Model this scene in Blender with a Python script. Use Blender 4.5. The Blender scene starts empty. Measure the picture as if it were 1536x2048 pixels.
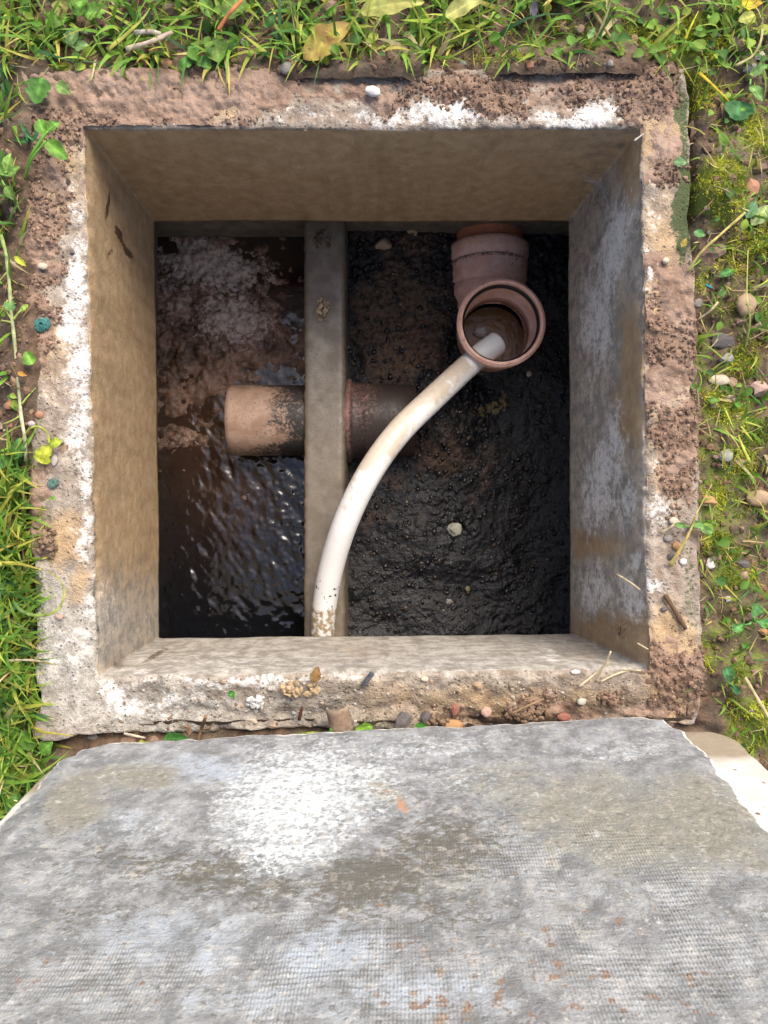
import bpy, bmesh, math, random
import numpy as np
from mathutils import Vector, Matrix

random.seed(7); rng = np.random.default_rng(7)
R = math.radians
scene = bpy.context.scene
COL = scene.collection

# ------------------------------------------------------------------ camera
CAM_H, FPX = 0.83, 1540.0                      # metres above the rim, focal length in photo pixels
cd = bpy.data.cameras.new('camera'); cam = bpy.data.objects.new('camera', cd); COL.objects.link(cam)
cd.sensor_fit = 'VERTICAL'; cd.sensor_height = 24.0; cd.lens = 24.0 * FPX / 2048.0
cd.clip_start = 0.01; cd.clip_end = 300
cam.location = (0, 0, CAM_H); cam.rotation_euler = (0, 0, 0)
scene.camera = cam
scene.render.resolution_x, scene.render.resolution_y = 768, 1024

# ------------------------------------------------------------------ world and sun
SUN_EL, SUN_AZ = R(50), R(26)                 # azimuth measured from +y towards +x
w = bpy.data.worlds.new('World'); scene.world = w; w.use_nodes = True
wn = w.node_tree.nodes; wl = w.node_tree.links
sky = wn.new('ShaderNodeTexSky'); sky.sky_type = 'NISHITA'; sky.sun_disc = False
sky.sun_elevation = SUN_EL; sky.sun_rotation = SUN_AZ
sky.air_density = 0.8; sky.dust_density = 4.0; sky.ozone_density = 0.6
wl.new(sky.outputs[0], wn['Background'].inputs[0]); wn['Background'].inputs[1].default_value = 0.15
sd = bpy.data.lights.new('sun', 'SUN'); sd.energy = 2.0; sd.angle = R(38); sd.color = (1.0, 0.92, 0.80)
sun = bpy.data.objects.new('sun', sd); COL.objects.link(sun)
sdir = Vector((math.sin(SUN_AZ) * math.cos(SUN_EL), math.cos(SUN_AZ) * math.cos(SUN_EL), math.sin(SUN_EL)))
sun.rotation_euler = sdir.to_track_quat('Z', 'Y').to_euler(); sun.location = sdir * 5
vs = scene.view_settings; vs.view_transform = 'Standard'; vs.look = 'None'; vs.gamma = 1.0
vs.use_curve_mapping = False; vs.exposure = 1.02

# ------------------------------------------------------------------ numpy noise
def _h(ix, iy, iz, seed):
    h = (ix.astype(np.int64) * 374761393 + iy.astype(np.int64) * 668265263 + iz.astype(np.int64) * 2147483647 + seed * 144665) & 0xFFFFFFFF
    h = ((h ^ (h >> 13)) * 1274126177) & 0xFFFFFFFF
    h = ((h ^ (h >> 15)) * 2246822519) & 0xFFFFFFFF
    return ((h ^ (h >> 16)) & 0xFFFFFF) / float(0xFFFFFF)
def vnoise(x, y, z=0.0, seed=0):
    x, y, z = np.broadcast_arrays(np.asarray(x, float), np.asarray(y, float), np.asarray(z, float))
    ix, iy, iz = np.floor(x), np.floor(y), np.floor(z)
    fx, fy, fz = x - ix, y - iy, z - iz
    u, v, t = [f * f * f * (f * (f * 6 - 15) + 10) for f in (fx, fy, fz)]
    def c(a, b, d): return _h(ix + a, iy + b, iz + d, seed)
    x00 = c(0,0,0) * (1-u) + c(1,0,0) * u; x10 = c(0,1,0) * (1-u) + c(1,1,0) * u
    x01 = c(0,0,1) * (1-u) + c(1,0,1) * u; x11 = c(0,1,1) * (1-u) + c(1,1,1) * u
    return ((x00 * (1-v) + x10 * v) * (1-t) + (x01 * (1-v) + x11 * v) * t) * 2 - 1
def fbm(x, y, z=0.0, oct=4, seed=0, gain=0.5):
    s, a, tot = 0.0, 1.0, 0.0
    for i in range(oct):
        f = 2.03 ** i
        s = s + a * vnoise(np.asarray(x) * f, np.asarray(y) * f, np.asarray(z) * f, seed + i * 17); tot += a; a *= gain
    return s / tot * 1.6
def worley(x, y, seed=0):
    x = np.asarray(x, float); y = np.asarray(y, float)
    ix, iy = np.floor(x), np.floor(y)
    f1 = np.full(x.shape, 9.0); f2 = np.full(x.shape, 9.0)
    for a in (-1, 0, 1):
        for b in (-1, 0, 1):
            cx, cy = ix + a, iy + b
            d = np.hypot(cx + _h(cx, cy, cx * 0, seed) - x, cy + _h(cx, cy, cx * 0 + 7, seed) - y)
            n2 = np.where(d < f1, f1, np.minimum(f2, d)); f1 = np.minimum(f1, d); f2 = n2
    return f1, f2
def sstep(a, b, x):
    t = np.clip((np.asarray(x, float) - a) / (b - a), 0, 1); return t * t * (3 - 2 * t)

# photo pixel <-> place, for a point whose height is known
def P(px, py, z=0.0):
    d = (CAM_H - z) / FPX
    return np.array([(px - 768) * d, (1024 - py) * d, z])
def topx(x, y, z):
    d = (CAM_H - np.asarray(z)) / FPX
    return x / d + 768, 1024 - y / d
def blobs(px, py, lst):
    """soft ellipses (cx, cy, rx, ry, angle, strength) -> 0..1"""
    m = np.zeros(np.shape(px))
    for cx, cy, rx, ry, an, s in lst:
        a = R(an); dx, dy = px - cx, py - cy
        u = (dx * math.cos(a) + dy * math.sin(a)) / rx; v = (-dx * math.sin(a) + dy * math.cos(a)) / ry
        m = np.maximum(m, s * np.exp(-((u * u + v * v) ** 1.3) * 0.9))
    return m
def boxes(px, py, lst, soft):
    m = np.zeros(np.shape(px))
    for x0, y0, x1, y1, s in lst:
        d = np.minimum(np.minimum(px - x0, x1 - px), np.minimum(py - y0, y1 - py))
        m = np.maximum(m, s * sstep(-soft, soft, d))
    return m

# ------------------------------------------------------------------ mesh helpers
def mesh_from(name, verts, faces, smooth=True):
    me = bpy.data.meshes.new(name)
    verts = np.asarray(verts, float)
    if isinstance(faces, np.ndarray):
        n, k = faces.shape
        me.vertices.add(len(verts)); me.vertices.foreach_set('co', verts.ravel())
        me.loops.add(n * k); me.loops.foreach_set('vertex_index', faces.ravel().astype(np.int32))
        me.polygons.add(n); me.polygons.foreach_set('loop_start', np.arange(0, n * k, k, dtype=np.int32))
        me.polygons.foreach_set('loop_total', np.full(n, k, dtype=np.int32))
        me.update(calc_edges=True)
    else:
        me.from_pydata([tuple(v) for v in verts], [], faces)
    me.validate()
    me.polygons.foreach_set('use_smooth', np.full(len(me.polygons), smooth))
    return me
def fattr(me, name, arr):
    a = me.attributes.new(name, 'FLOAT', 'POINT'); a.data.foreach_set('value', np.asarray(arr, np.float32).ravel())
def cattr(me, name, rgb):
    a = me.attributes.new(name, 'FLOAT_COLOR', 'POINT')
    a.data.foreach_set('color', np.c_[rgb, np.ones(len(rgb))].astype(np.float32).ravel())
def add(name, me, mat=None, parent=None, loc=None):
    o = bpy.data.objects.new(name, me); COL.objects.link(o)
    if mat is not None and not me.materials: me.materials.append(mat)
    if parent is not None:
        o.parent = parent
        if not parent.get('localspace'): o.location = [-c for c in parent.location]
    if loc is not None: o.location = loc
    return o
def tag(o, label, cat, group=None, kind=None):
    if label: o['label'] = label
    if cat: o['category'] = cat
    if group: o['group'] = group
    if kind: o['kind'] = kind
    return o
def empty(name, loc):
    o = bpy.data.objects.new(name, None); COL.objects.link(o); o.location = loc; o.empty_display_size = 0.02; return o
def grid_faces(nr, nc, keep=None, wrap=False):
    r = np.arange(nr - 1)[:, None]; c = np.arange(nc if wrap else nc - 1)[None, :]
    c2 = (c + 1) % nc
    f = np.stack([r * nc + c, r * nc + c2, (r + 1) * nc + c2, (r + 1) * nc + c], -1).reshape(-1, 4)
    if keep is not None: f = f[keep.reshape(-1)]
    return f
def compact(verts, faces, *arrs):
    used = np.unique(faces); mp = np.full(len(verts), -1); mp[used] = np.arange(len(used))
    return [verts[used], mp[faces]] + [np.asarray(a).reshape(-1)[used] for a in arrs]
def sweep(path, rad, seg=20, inner=None, caps=True, flat=1.0):
    """tube along a 3-D path; radius may vary; inner = wall thickness for a hollow tube"""
    path = np.asarray(path, float); n = len(path)
    rad = np.broadcast_to(np.asarray(rad, float), (n,))
    T = np.gradient(path, axis=0); T /= np.linalg.norm(T, axis=1)[:, None]
    up = np.array([0, 0, 1.0]) if abs(T[0][2]) < 0.9 else np.array([0, 1.0, 0])
    N = []; cur = np.cross(T[0], up); cur /= np.linalg.norm(cur)
    for t in T:
        cur = cur - t * np.dot(cur, t); cur /= np.linalg.norm(cur); N.append(cur.copy())
    N = np.array(N); B = np.cross(T, N)
    a = np.linspace(0, 2 * np.pi, seg, endpoint=False)
    def ring(rr): return path[:, None, :] + rr[:, None, None] * (np.cos(a)[None, :, None] * N[:, None, :] + flat * np.sin(a)[None, :, None] * B[:, None, :])
    V = ring(rad).reshape(-1, 3); F = [tuple(f[::-1]) for f in grid_faces(n, seg, wrap=True)]
    if inner:
        V2 = ring(rad - inner).reshape(-1, 3); off = len(V); V = np.r_[V, V2]
        F += [tuple(f + off) for f in grid_faces(n, seg, wrap=True)]
        for k in range(seg):
            k2 = (k + 1) % seg
            F.append((k, k2, off + k2, off + k)); e = (n - 1) * seg
            F.append((e + k2, e + k, off + e + k, off + e + k2))
    elif caps:
        F.append(tuple(range(seg))); F.append(tuple(reversed(range((n - 1) * seg, n * seg))))
    return V, F
def catmull(pts, n=12):
    p = np.asarray(pts, float); p = np.r_[[2 * p[0] - p[1]], p, [2 * p[-1] - p[-2]]]; out = []
    for i in range(1, len(p) - 2):
        for t in np.linspace(0, 1, n, endpoint=False):
            out.append(0.5 * (2 * p[i] + (p[i+1] - p[i-1]) * t + (2*p[i-1] - 5*p[i] + 4*p[i+1] - p[i+2]) * t*t + (3*p[i] - p[i-1] - 3*p[i+1] + p[i+2]) * t**3))
    out.append(p[-2]); return np.array(out)
def lathe(prof, origin, axis, seg=64):
    """closed profile of (radius, along) turned round axis through origin"""
    ax = Vector(axis).normalized(); q = Vector((0, 0, 1)).rotation_difference(ax).to_matrix()
    a = np.linspace(0, 2 * np.pi, seg, endpoint=False); prof = np.asarray(prof, float)
    V = np.stack([prof[:, 0, None] * np.cos(a), prof[:, 0, None] * np.sin(a), np.repeat(prof[:, 1, None], seg, 1)], -1).reshape(-1, 3)
    V = V @ np.array(q).T + np.asarray(origin, float)
    f = grid_faces(len(prof), seg, wrap=True); return V, f

# ------------------------------------------------------------------ material helper
class MT:
    def __init__(s, name):
        s.mat = bpy.data.materials.new(name); s.mat.use_nodes = True
        s.N = s.mat.node_tree.nodes; s.L = s.mat.node_tree.links
        s.b = s.N['Principled BSDF']; s.tc = s.N.new('ShaderNodeTexCoord')
    def put(s, sock, v):
        if isinstance(v, bpy.types.NodeSocket): s.L.new(v, sock)
        elif v is not None:
            if sock.type == 'RGBA' and not hasattr(v, '__len__'): v = (v, v, v, 1)
            if sock.type == 'RGBA' and len(v) == 3: v = (*v, 1)
            sock.default_value = v
    def obj(s, scale=None, rot=None):
        o = s.tc.outputs['Object']
        if scale is None: return o
        m = s.N.new('ShaderNodeMapping'); s.L.new(o, m.inputs[0]); m.inputs['Scale'].default_value = scale
        if rot: m.inputs['Rotation'].default_value = rot
        return m.outputs[0]
    def noise(s, scale, detail=4, rough=0.55, dist=0.0, vec=None):
        n = s.N.new('ShaderNodeTexNoise'); s.L.new(vec or s.obj(), n.inputs['Vector'])
        n.inputs['Scale'].default_value = scale; n.inputs['Detail'].default_value = detail
        n.inputs['Roughness'].default_value = rough; n.inputs['Distortion'].default_value = dist
        return n.outputs[0]
    def vor(s, scale, out='Distance', vec=None, feature='F1'):
        n = s.N.new('ShaderNodeTexVoronoi'); n.feature = feature; s.L.new(vec or s.obj(), n.inputs['Vector'])
        n.inputs['Scale'].default_value = scale; return n.outputs[out]
    def attr(s, name, out='Fac'):
        n = s.N.new('ShaderNodeAttribute'); n.attribute_name = name; return n.outputs[out]
    def m(s, op, a, b=None, c=None, clamp=False):
        n = s.N.new('ShaderNodeMath'); n.operation = op; n.use_clamp = clamp
        for i, v in enumerate((a, b, c)): s.put(n.inputs[i], v)
        return n.outputs[0]
    def rng(s, v, a, b, c=0.0, d=1.0, smooth=True):
        n = s.N.new('ShaderNodeMapRange'); n.interpolation_type = 'SMOOTHSTEP' if smooth else 'LINEAR'
        for i, x in enumerate((v, a, b, c, d)): s.put(n.inputs[i], x)
        return n.outputs[0]
    def mix(s, f, a, b, blend='MIX'):
        n = s.N.new('ShaderNodeMix'); n.data_type = 'RGBA'; n.blend_type = blend
        s.put(n.inputs[0], f); s.put(n.inputs[6], a); s.put(n.inputs[7], b); return n.outputs[2]
    def bump(s, h, strength=0.5, dist=0.002, normal=None):
        n = s.N.new('ShaderNodeBump'); s.put(n.inputs['Height'], h)
        n.inputs['Strength'].default_value = strength; n.inputs['Distance'].default_value = dist
        if normal is not None: s.L.new(normal, n.inputs['Normal'])
        return n.outputs[0]
    def out(s, col, rough=0.8, normal=None, spec=0.5, **kw):
        s.put(s.b.inputs['Base Color'], col); s.put(s.b.inputs['Roughness'], rough)
        s.put(s.b.inputs['Specular IOR Level'], spec)
        if normal is not None: s.L.new(normal, s.b.inputs['Normal'])
        for k, v in kw.items(): s.put(s.b.inputs[k.replace('_', ' ')], v)
        return s.mat

def mat_concrete():
    t = MT('collar_concrete')
    n1 = t.noise(9, 5); n2 = t.noise(60, 5, .65); n3 = t.noise(260, 4, .6); fine = t.noise(700, 2)
    wall = t.attr('wall'); white = t.attr('white'); brown = t.attr('brown'); green = t.attr('green'); grey = t.attr('grey')
    base = t.mix(t.rng(n2, .34, .66), (.17, .135, .10), (.36, .315, .26))
    base = t.mix(t.rng(n1, .42, .62, 0, .5), base, (.27, .20, .15)); base = t.mix(t.m('MULTIPLY', t.rng(t.noise(150, 5, .7), .5, .66), .3), base, (.42, .37, .33))
    gcol = t.mix(t.rng(n2, .36, .64), (.27, .25, .215), (.48, .455, .41)); gcol = t.mix(t.rng(n3, .5, .66, 0, .65), gcol, (.19, .18, .16))
    dr2 = t.noise(60, 4, .65, 0, t.obj((1, 1, .14))); gcol = t.mix(t.m('MULTIPLY', t.rng(dr2, .52, .64), t.m('MULTIPLY', wall, .4)), gcol, (.16, .145, .12)); base = t.mix(grey, base, gcol)
    bcol = t.mix(t.rng(n2, .3, .7), (.30, .20, .105), (.41, .295, .175))
    bcol = t.mix(t.rng(n3, .55, .72, 0, .4), bcol, (.42, .33, .22)); drip = t.noise(45, 4, .6, 0, t.obj((1, 1, .10))); bcol = t.mix(t.m('MULTIPLY', t.rng(drip, .50, .66), t.m('MULTIPLY', wall, .22)), bcol, (.13, .085, .045))
    base = t.mix(t.rng(t.m('ADD', brown, t.m('MULTIPLY', t.m('SUBTRACT', n2, .5), .9)), .25, .7), base, bcol)
    gm = t.rng(t.m('ADD', green, t.m('MULTIPLY', t.m('SUBTRACT', n3, .5), 1.2)), .35, .7)
    base = t.mix(gm, base, t.mix(n2, (.03, .045, .014), (.085, .11, .04)))
    wm = t.m('ADD', t.m('MULTIPLY', white, .84), t.m('ADD', t.m('MULTIPLY', t.m('SUBTRACT', n2, .5), 1.2), t.m('MULTIPLY', t.m('SUBTRACT', t.noise(190, 4, .7), .5), 1.7)))
    wm = t.m('MULTIPLY', t.rng(wm, .28, .92), .88)
    base = t.mix(wm, base, t.mix(n3, (.56, .54, .51), (.82, .80, .77)))
    # small air holes and specks
    v = t.vor(170); pit = t.m('MULTIPLY', t.rng(v, .14, .30, 1, 0), t.rng(t.noise(55, 2), .44, .54))
    pit = t.m('MULTIPLY', pit, t.rng(wall, 0, 1, .55, .2)); base = t.mix(t.m('MULTIPLY', pit, .85), base, (.065, .058, .05))
    sp = t.m('MULTIPLY', t.rng(t.vor(230), .08, .17, 1, 0), t.rng(t.noise(23, 2), .52, .64))
    base = t.mix(t.m('MULTIPLY', sp, .4), base, (.5, .43, .34))
    dark = t.attr('dark')
    base = t.mix(t.rng(t.m('ADD', dark, t.m('MULTIPLY', t.m('SUBTRACT', n3, .5), 1.1)), .35, .65), base, (.075, .045, .025))
    h = t.m('ADD', t.m('MULTIPLY', n2, 1.0), t.m('ADD', t.m('MULTIPLY', n3, .6), t.m('MULTIPLY', fine, .3)))
    h = t.m('SUBTRACT', h, t.m('MULTIPLY', pit, .8))
    nrm = t.bump(t.m('MULTIPLY', h, t.rng(wall, 0, 1, 1, .32)), .8, .0045)
    rough = t.rng(brown, 0, 1, .8, .5)
    return t.out(base, rough, nrm, .35)

def mat_soil(name, mud=False):
    t = MT(name)
    n1 = t.noise(14, 5); n2 = t.noise(75, 6, .65); n3 = t.noise(330, 4, .65)
    a, b = ((.17, .108, .072), (.32, .215, .155)) if mud else ((.05, .031, .019), (.16, .10, .062))
    c = t.mix(t.rng(n2, .3, .72), a, b)
    c = t.mix(t.rng(n1, .45, .65, 0, .55), c, (.33, .23, .175) if mud else (.13, .105, .075))
    c = t.mix(t.rng(n3, .58, .75, 0, .6), c, (.42, .295, .215) if mud else (.23, .16, .10))
    c = t.mix(t.m('MULTIPLY', t.rng(t.vor(120), .05, .22, .85, 0), t.rng(t.noise(35, 2), .45, .55)), c, (.05, .03, .018))
    if mud:
        sm = t.attr('smear'); c = t.mix(t.rng(t.m('ADD', sm, t.m('MULTIPLY', t.m('SUBTRACT', n2, .5), .8)), .2, .8, .5, 0), c, t.mix(n2, (.11, .068, .045), (.22, .135, .09)))
    if not mud:
        mo = t.attr('moss'); mm = t.rng(t.m('ADD', mo, t.m('MULTIPLY', t.m('SUBTRACT', n2, .5), 1.2)), .3, .7)
        c = t.mix(mm, c, t.mix(n3, (.06, .085, .014), (.19, .22, .035)))
        far = t.attr('far'); c = t.mix(far, c, t.mix(n1, (.05, .09, .02), (.10, .15, .04)))
    h = t.m('ADD', n2, t.m('MULTIPLY', n3, .6)); nrm = t.bump(h, .8, .004)
    return t.out(c, t.rng(n1, .4, .65, .82, .38) if mud else .85, nrm, .4)

def mat_leaf(name, rough=.6):
    t = MT(name); col = t.attr('Col', 'Color'); n = t.noise(180, 3); n2 = t.noise(900, 2)
    c = t.mix(t.rng(n, .35, .7, 0, .45), col, t.mix(.5, col, (.02, .03, .004)))
    tr = t.N.new('ShaderNodeBsdfTranslucent'); t.L.new(c, tr.inputs[0])
    mx = t.N.new('ShaderNodeMixShader'); mx.inputs[0].default_value = .35
    t.out(c, rough, t.bump(n2, .25, .0006), .25)
    t.L.new(t.b.outputs[0], mx.inputs[1]); t.L.new(tr.outputs[0], mx.inputs[2])
    t.L.new(mx.outputs[0], t.N['Material Output'].inputs[0]); return t.mat

def mat_stone(name, c1, c2, rough=.65, sc=130):
    t = MT(name); n = t.noise(sc, 5, .65); n2 = t.noise(sc * .25, 3)
    c = t.mix(t.rng(n, .3, .7), c1, c2); c = t.mix(t.rng(n2, .42, .66, 0, .7), c, (.19, .125, .08)); c = t.mix(t.rng(t.noise(sc * 3, 3), .56, .7, 0, .6), c, (.09, .065, .05))
    return t.out(c, rough, t.bump(n, .5, .0012), .4)

M_CONC = mat_concrete(); M_SOIL = mat_soil('garden_soil'); M_MUD = mat_soil('red_brown_mud', True)
M_LEAF = mat_leaf('plant_leaf')
def mat_crumb():
    t = MT('soil_crumb'); col = t.attr('Col', 'Color'); n = t.noise(300, 4, .6)
    c = t.mix(t.rng(n, .3, .7, 0, .6), col, t.mix(.55, col, (.03, .02, .01)))
    return t.out(c, .75, t.bump(n, .6, .001), .35)
M_CRUMB = mat_crumb()

# ================================================================== THE SETTING
OUT_TOP = [(52, 148), (1368, 138), (1402, 1456), (78, 1472)]      # collar outer corners in the photo, TL TR BR BL
IN_TOP = [(169, 258), (1279, 258), (1295, 1336), (197, 1352)]
IN_BOT = [(309, 443), (1137, 443), (1140, 1268), (320, 1275)]
Z_BOT = -0.27
oq = np.array([P(*c, 0.0) for c in OUT_TOP]); iq = np.array([P(*c, 0.0) for c in IN_TOP]); bq = np.array([P(*c, Z_BOT) for c in IN_BOT])
def in_quad(x, y, q, grow=0.0):
    c = q[:, :2].mean(0); inside = np.ones(np.shape(x), bool); dmin = np.full(np.shape(x), 9.0)
    for i in range(4):
        a, b = q[i, :2], q[(i + 1) % 4, :2]; e = b - a; nrm = np.array([-e[1], e[0]]) / np.hypot(*e)
        if np.dot(c - a, nrm) < 0: nrm = -nrm
        dmin = np.minimum(dmin, (x - a[0]) * nrm[0] + (y - a[1]) * nrm[1])
    return dmin + grow                                            # >0 inside
def rim_z(x, y):
    px, py = topx(x, y, 0.0)
    z = 0.0022 * fbm(x * 45, y * 45, 0, 4, 3) + 0.0012 * fbm(x * 170, y * 170, 0, 3, 5)
    front = sstep(1345, 1475, py) * sstep(150, 330, px)            # the front rim is worn and falls away outwards
    z = z - front * 0.020 + front * (0.006 * fbm(x * 30, y * 30, 0, 4, 9) + 0.0035 * fbm(x * 95, y * 95, 0, 3, 29))
    return z

# ---- ground
MOSS = [(1435, 390, 60, 75, 0, 1), (1390, 75, 70, 60, 0, 1), (1300, 60, 90, 45, 0, .7), (1390, 175, 40, 50, 0, .9), (1465, 815, 60, 45, 0, 1),
        (1440, 1000, 40, 90, 0, .8), (1450, 1090, 35, 40, 0, 1), (1470, 1160, 50, 40, 0, .8), (1440, 620, 45, 60, 0, .5), (1500, 720, 40, 40, 0, .8),
        (1480, 930, 60, 60, 0, .7), (1470, 1260, 50, 50, 0, .5), (1520, 1460, 60, 70, 0, .9), (1410, 700, 30, 60, 0, .6), (1490, 450, 80, 420, 0, .48), (1480, 1100, 80, 420, 0, .46), (1250, 70, 260, 50, 0, .5), (800, 100, 300, 40, 0, .4), (1500, 260, 60, 70, 0, .7), (1520, 480, 40, 50, 0, .6), (1510, 860, 50, 40, 0, .8), (1430, 1300, 40, 60, 0, .6), (1500, 1340, 50, 60, 0, .7), (1410, 560, 25, 40, 0, .6), (455, 115, 25, 22, 0, 1), (1010, 120, 90, 25, 0, .5), (1100, 60, 90, 60, 0, .5),
        (120, 135, 30, 20, 0, .8), (880, 90, 90, 40, 0, .4), (1420, 900, 40, 60, 0, .6), (250, 120, 80, 30, 0, .3)]
def ground_z(x, y):
    px, py = topx(x, y, 0.0)
    d = -in_quad(x, y, oq)                                         # distance outside the collar
    z = -0.014 + 0.010 * fbm(x * 13, y * 13, 0, 4, 21) + 0.0045 * fbm(x * 60, y * 60, 0, 4, 31, .6)
    f1, f2 = worley(x * 90 + fbm(x * 40, y * 40, 0, 2, 2), y * 90, 5)
    z = z + 0.003 * (0.5 - f1)
    z = z + .010 * sstep(1372, 1400, px) * sstep(700, 500, py) - 0.045 * np.exp(-(np.maximum(d - .001, 0) / 0.009) ** 2) * (sstep(1340, 1372, px) * sstep(470, 430, py) * sstep(140, 190, py) + sstep(900, 1150, py) * sstep(110, 60, px))
    z = z - 0.016 * np.exp(-(np.maximum(d, 0) / 0.02) ** 2) * sstep(1440, 1470, py)
    z = z + 0.019 * sstep(.05, 0.0, d) * np.maximum(sstep(200, 140, py) * sstep(1420, 1340, px), sstep(100, 60, px) * sstep(1000, 850, py))
    z = z + 0.032 * np.exp(-(((px - 1433) / 52) ** 2 + ((py - 395) / 66) ** 2))
    return z
core = np.arange(-0.62, 0.6201, 0.004); fr = 0.62 * 1.16 ** np.arange(1, 30)
gx = np.r_[-fr[::-1], core, fr]; gy = gx.copy()
X, Y = np.meshgrid(gx, gy)
Zg = ground_z(X, Y); rr = np.hypot(X, Y); Zg = np.where(rr > 1.5, -0.01 + 0.02 * fbm(X * 1.2, Y * 1.2, 0, 3, 8), Zg)
hole = in_quad(X, Y, oq) > 0.008
keep = ~(hole[:-1, :-1] & hole[1:, :-1] & hole[:-1, 1:] & hole[1:, 1:])
px_, py_ = topx(X, Y, 0 * X)
V, F, mo, fa = compact(np.stack([X, Y, Zg], -1).reshape(-1, 3), grid_faces(len(gy), len(gx), keep), blobs(px_, py_, MOSS), sstep(1.0, 2.0, rr))
me = mesh_from('ground', V, F); fattr(me, 'moss', mo); fattr(me, 'far', fa)
ground = tag(add('ground', me, M_SOIL), 'bare brown garden soil with moss around the chamber', None, kind='structure')

# ---- the tank under the collar
def box_mesh(name, lo, hi, bev=0.0, sub=0, noise=0.0):
    bm = bmesh.new(); bmesh.ops.create_cube(bm, size=1)
    for v in bm.verts: v.co = Vector([lo[i] + (v.co[i] + .5) * (hi[i] - lo[i]) for i in range(3)])
    if bev: bmesh.ops.bevel(bm, geom=bm.edges[:], offset=bev, segments=2, affect='EDGES')
    if sub: bmesh.ops.subdivide_edges(bm, edges=[e for e in bm.edges if e.calc_length() > .03], cuts=sub, use_grid_fill=True)
    me = bpy.data.meshes.new(name); bm.to_mesh(me); bm.free(); return me
TX0, TX1, TY0, TY1, TZ = -0.372, 0.335, -0.262, 0.452, -0.62
def mat_tank():
    t = MT('tank_concrete'); n = t.noise(40, 5, .6); n2 = t.noise(220, 4)
    c = t.mix(t.rng(n, .3, .7), (.10, .085, .06), (.20, .17, .13)); c = t.mix(t.rng(n2, .6, .75, 0, .5), c, (.05, .04, .03))
    return t.out(c, .6, t.bump(n2, .5, .002))
M_TANK = mat_tank()
tank = tag(empty('underground_tank', (0, .1, TZ - .05)), 'dark concrete tank walls showing below the square opening', 'tank')
T = .05; ZT = Z_BOT - .004
for lo, hi in (((TX0 - T, TY0 - T, TZ), (TX0, TY1 + T, ZT)), ((TX1, TY0 - T, TZ), (TX1 + T, TY1 + T, ZT)),
               ((TX0, TY0 - T, TZ), (TX1, TY0, ZT)), ((TX0, TY1, TZ), (TX1, TY1 + T, ZT))):
    add('wall', box_mesh('wall', lo, hi), M_TANK, tank)
add('base', box_mesh('base', (TX0 - T, TY0 - T, TZ - T), (TX1 + T, TY1 + T, TZ - .001)), M_TANK, tank)

# ---- collar: one swept ring, top face, inner walls and underside
NS = 170
def loop(q, inset=0.0, z=None):
    pts = []
    for i in range(4):
        a, b = q[i], q[(i + 1) % 4]
        for k in range(NS): pts.append(a + (b - a) * k / NS)
    p = np.array(pts)
    if inset:
        c = q.mean(0); p[:, :2] += (c[:2] - p[:, :2]) / np.linalg.norm(c[:2] - p[:, :2], axis=1)[:, None] * inset
    if z is not None: p[:, 2] = z
    return p
loops = []
for z in (-.24, -.12, -.06, -.03, -.014, -.006): loops.append(loop(oq, 0.0, z))
nt = 22
for k in range(nt + 1): loops.append(loop(oq * (1 - k / nt) + iq * (k / nt), .0012 if k == 0 else 0, 0.0))
nb = 46
for k in range(nb + 1):
    t_ = (k + .6) / (nb + .6); loops.append(loop(iq * (1 - t_) + bq * t_))
for g in (.03, .07, .11): loops.append(loop(bq, -g, Z_BOT))
A = np.array(loops); nl, npp = A.shape[:2]
itop = 6 + nt; top_sl = slice(6, itop + 1)
# rounded, chipped inner arris
for j, (dz, d) in {itop: (.0018, 0.0), itop + 1: (.0005, .0004), itop - 1: (.0004, 0)}.items(): A[j, :, 2] -= dz
A[top_sl, :, 2] += rim_z(A[top_sl, :, 0], A[top_sl, :, 1])
for j in (2, 3, 4, 5): A[j, :, 2] += np.minimum(0, rim_z(A[6, :, 0], A[6, :, 1])) * 1.15
X_, Y_, Z_ = A[..., 0], A[..., 1], A[..., 2]
cen = bq.mean(0)
dirs = cen[None, None, :2] - A[..., :2]; dirs /= np.linalg.norm(dirs, axis=-1)[..., None]
# push the face in the direction of its own side
side = np.repeat(np.arange(4), NS); nrm = np.array([[0, -1], [-1, 0], [0, 1], [1, 0]])[side]
wallm = np.zeros((nl, 1)); wallm[itop + 1:itop + nb + 2] = 1; edge = np.zeros((nl, 1)); edge[itop - 2:itop + 4] = [[.35], [.7], [1], [1], [.6], [.3]]
nz = .0004 * fbm(X_ * 60, Y_ * 60, Z_ * 25, 3, 41) + .0012 * fbm(X_ * 9, Y_ * 9, Z_ * 9, 2, 42)
chip = .0042 * np.abs(fbm(X_ * 55, Y_ * 55, Z_ * 0, 4, 44)) + .003 * np.maximum(0, fbm(X_ * 20, Y_ * 20, Z_ * 0, 2, 45))
chip = chip * np.where(side == 0, .4, 1.0)[None]
off = wallm * nz - edge * chip
outm = np.zeros((nl, 1)); outm[:10] = np.array([1, 1, 1, 1, 1, 1, 1, .7, .42, .18])[:, None]
off = off - outm * (.004 * fbm(X_ * 25, Y_ * 25, Z_ * 25, 4, 46) + .002)
A[..., :2] += nrm[None] * off[..., None]
A[..., 2] -= (edge * chip * .8)
ppx, ppy = topx(A[..., 0], A[..., 1], A[..., 2])
lid_idx = np.arange(nl)[:, None] * np.ones((1, npp)); istop = (lid_idx <= itop).astype(float)
sidem = side[None, :] * np.ones((nl, 1))
wob = 14 * fbm(X_ * 30, Y_ * 30, Z_ * 30, 3, 51); qx, qy = ppx + wob, ppy - wob
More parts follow.
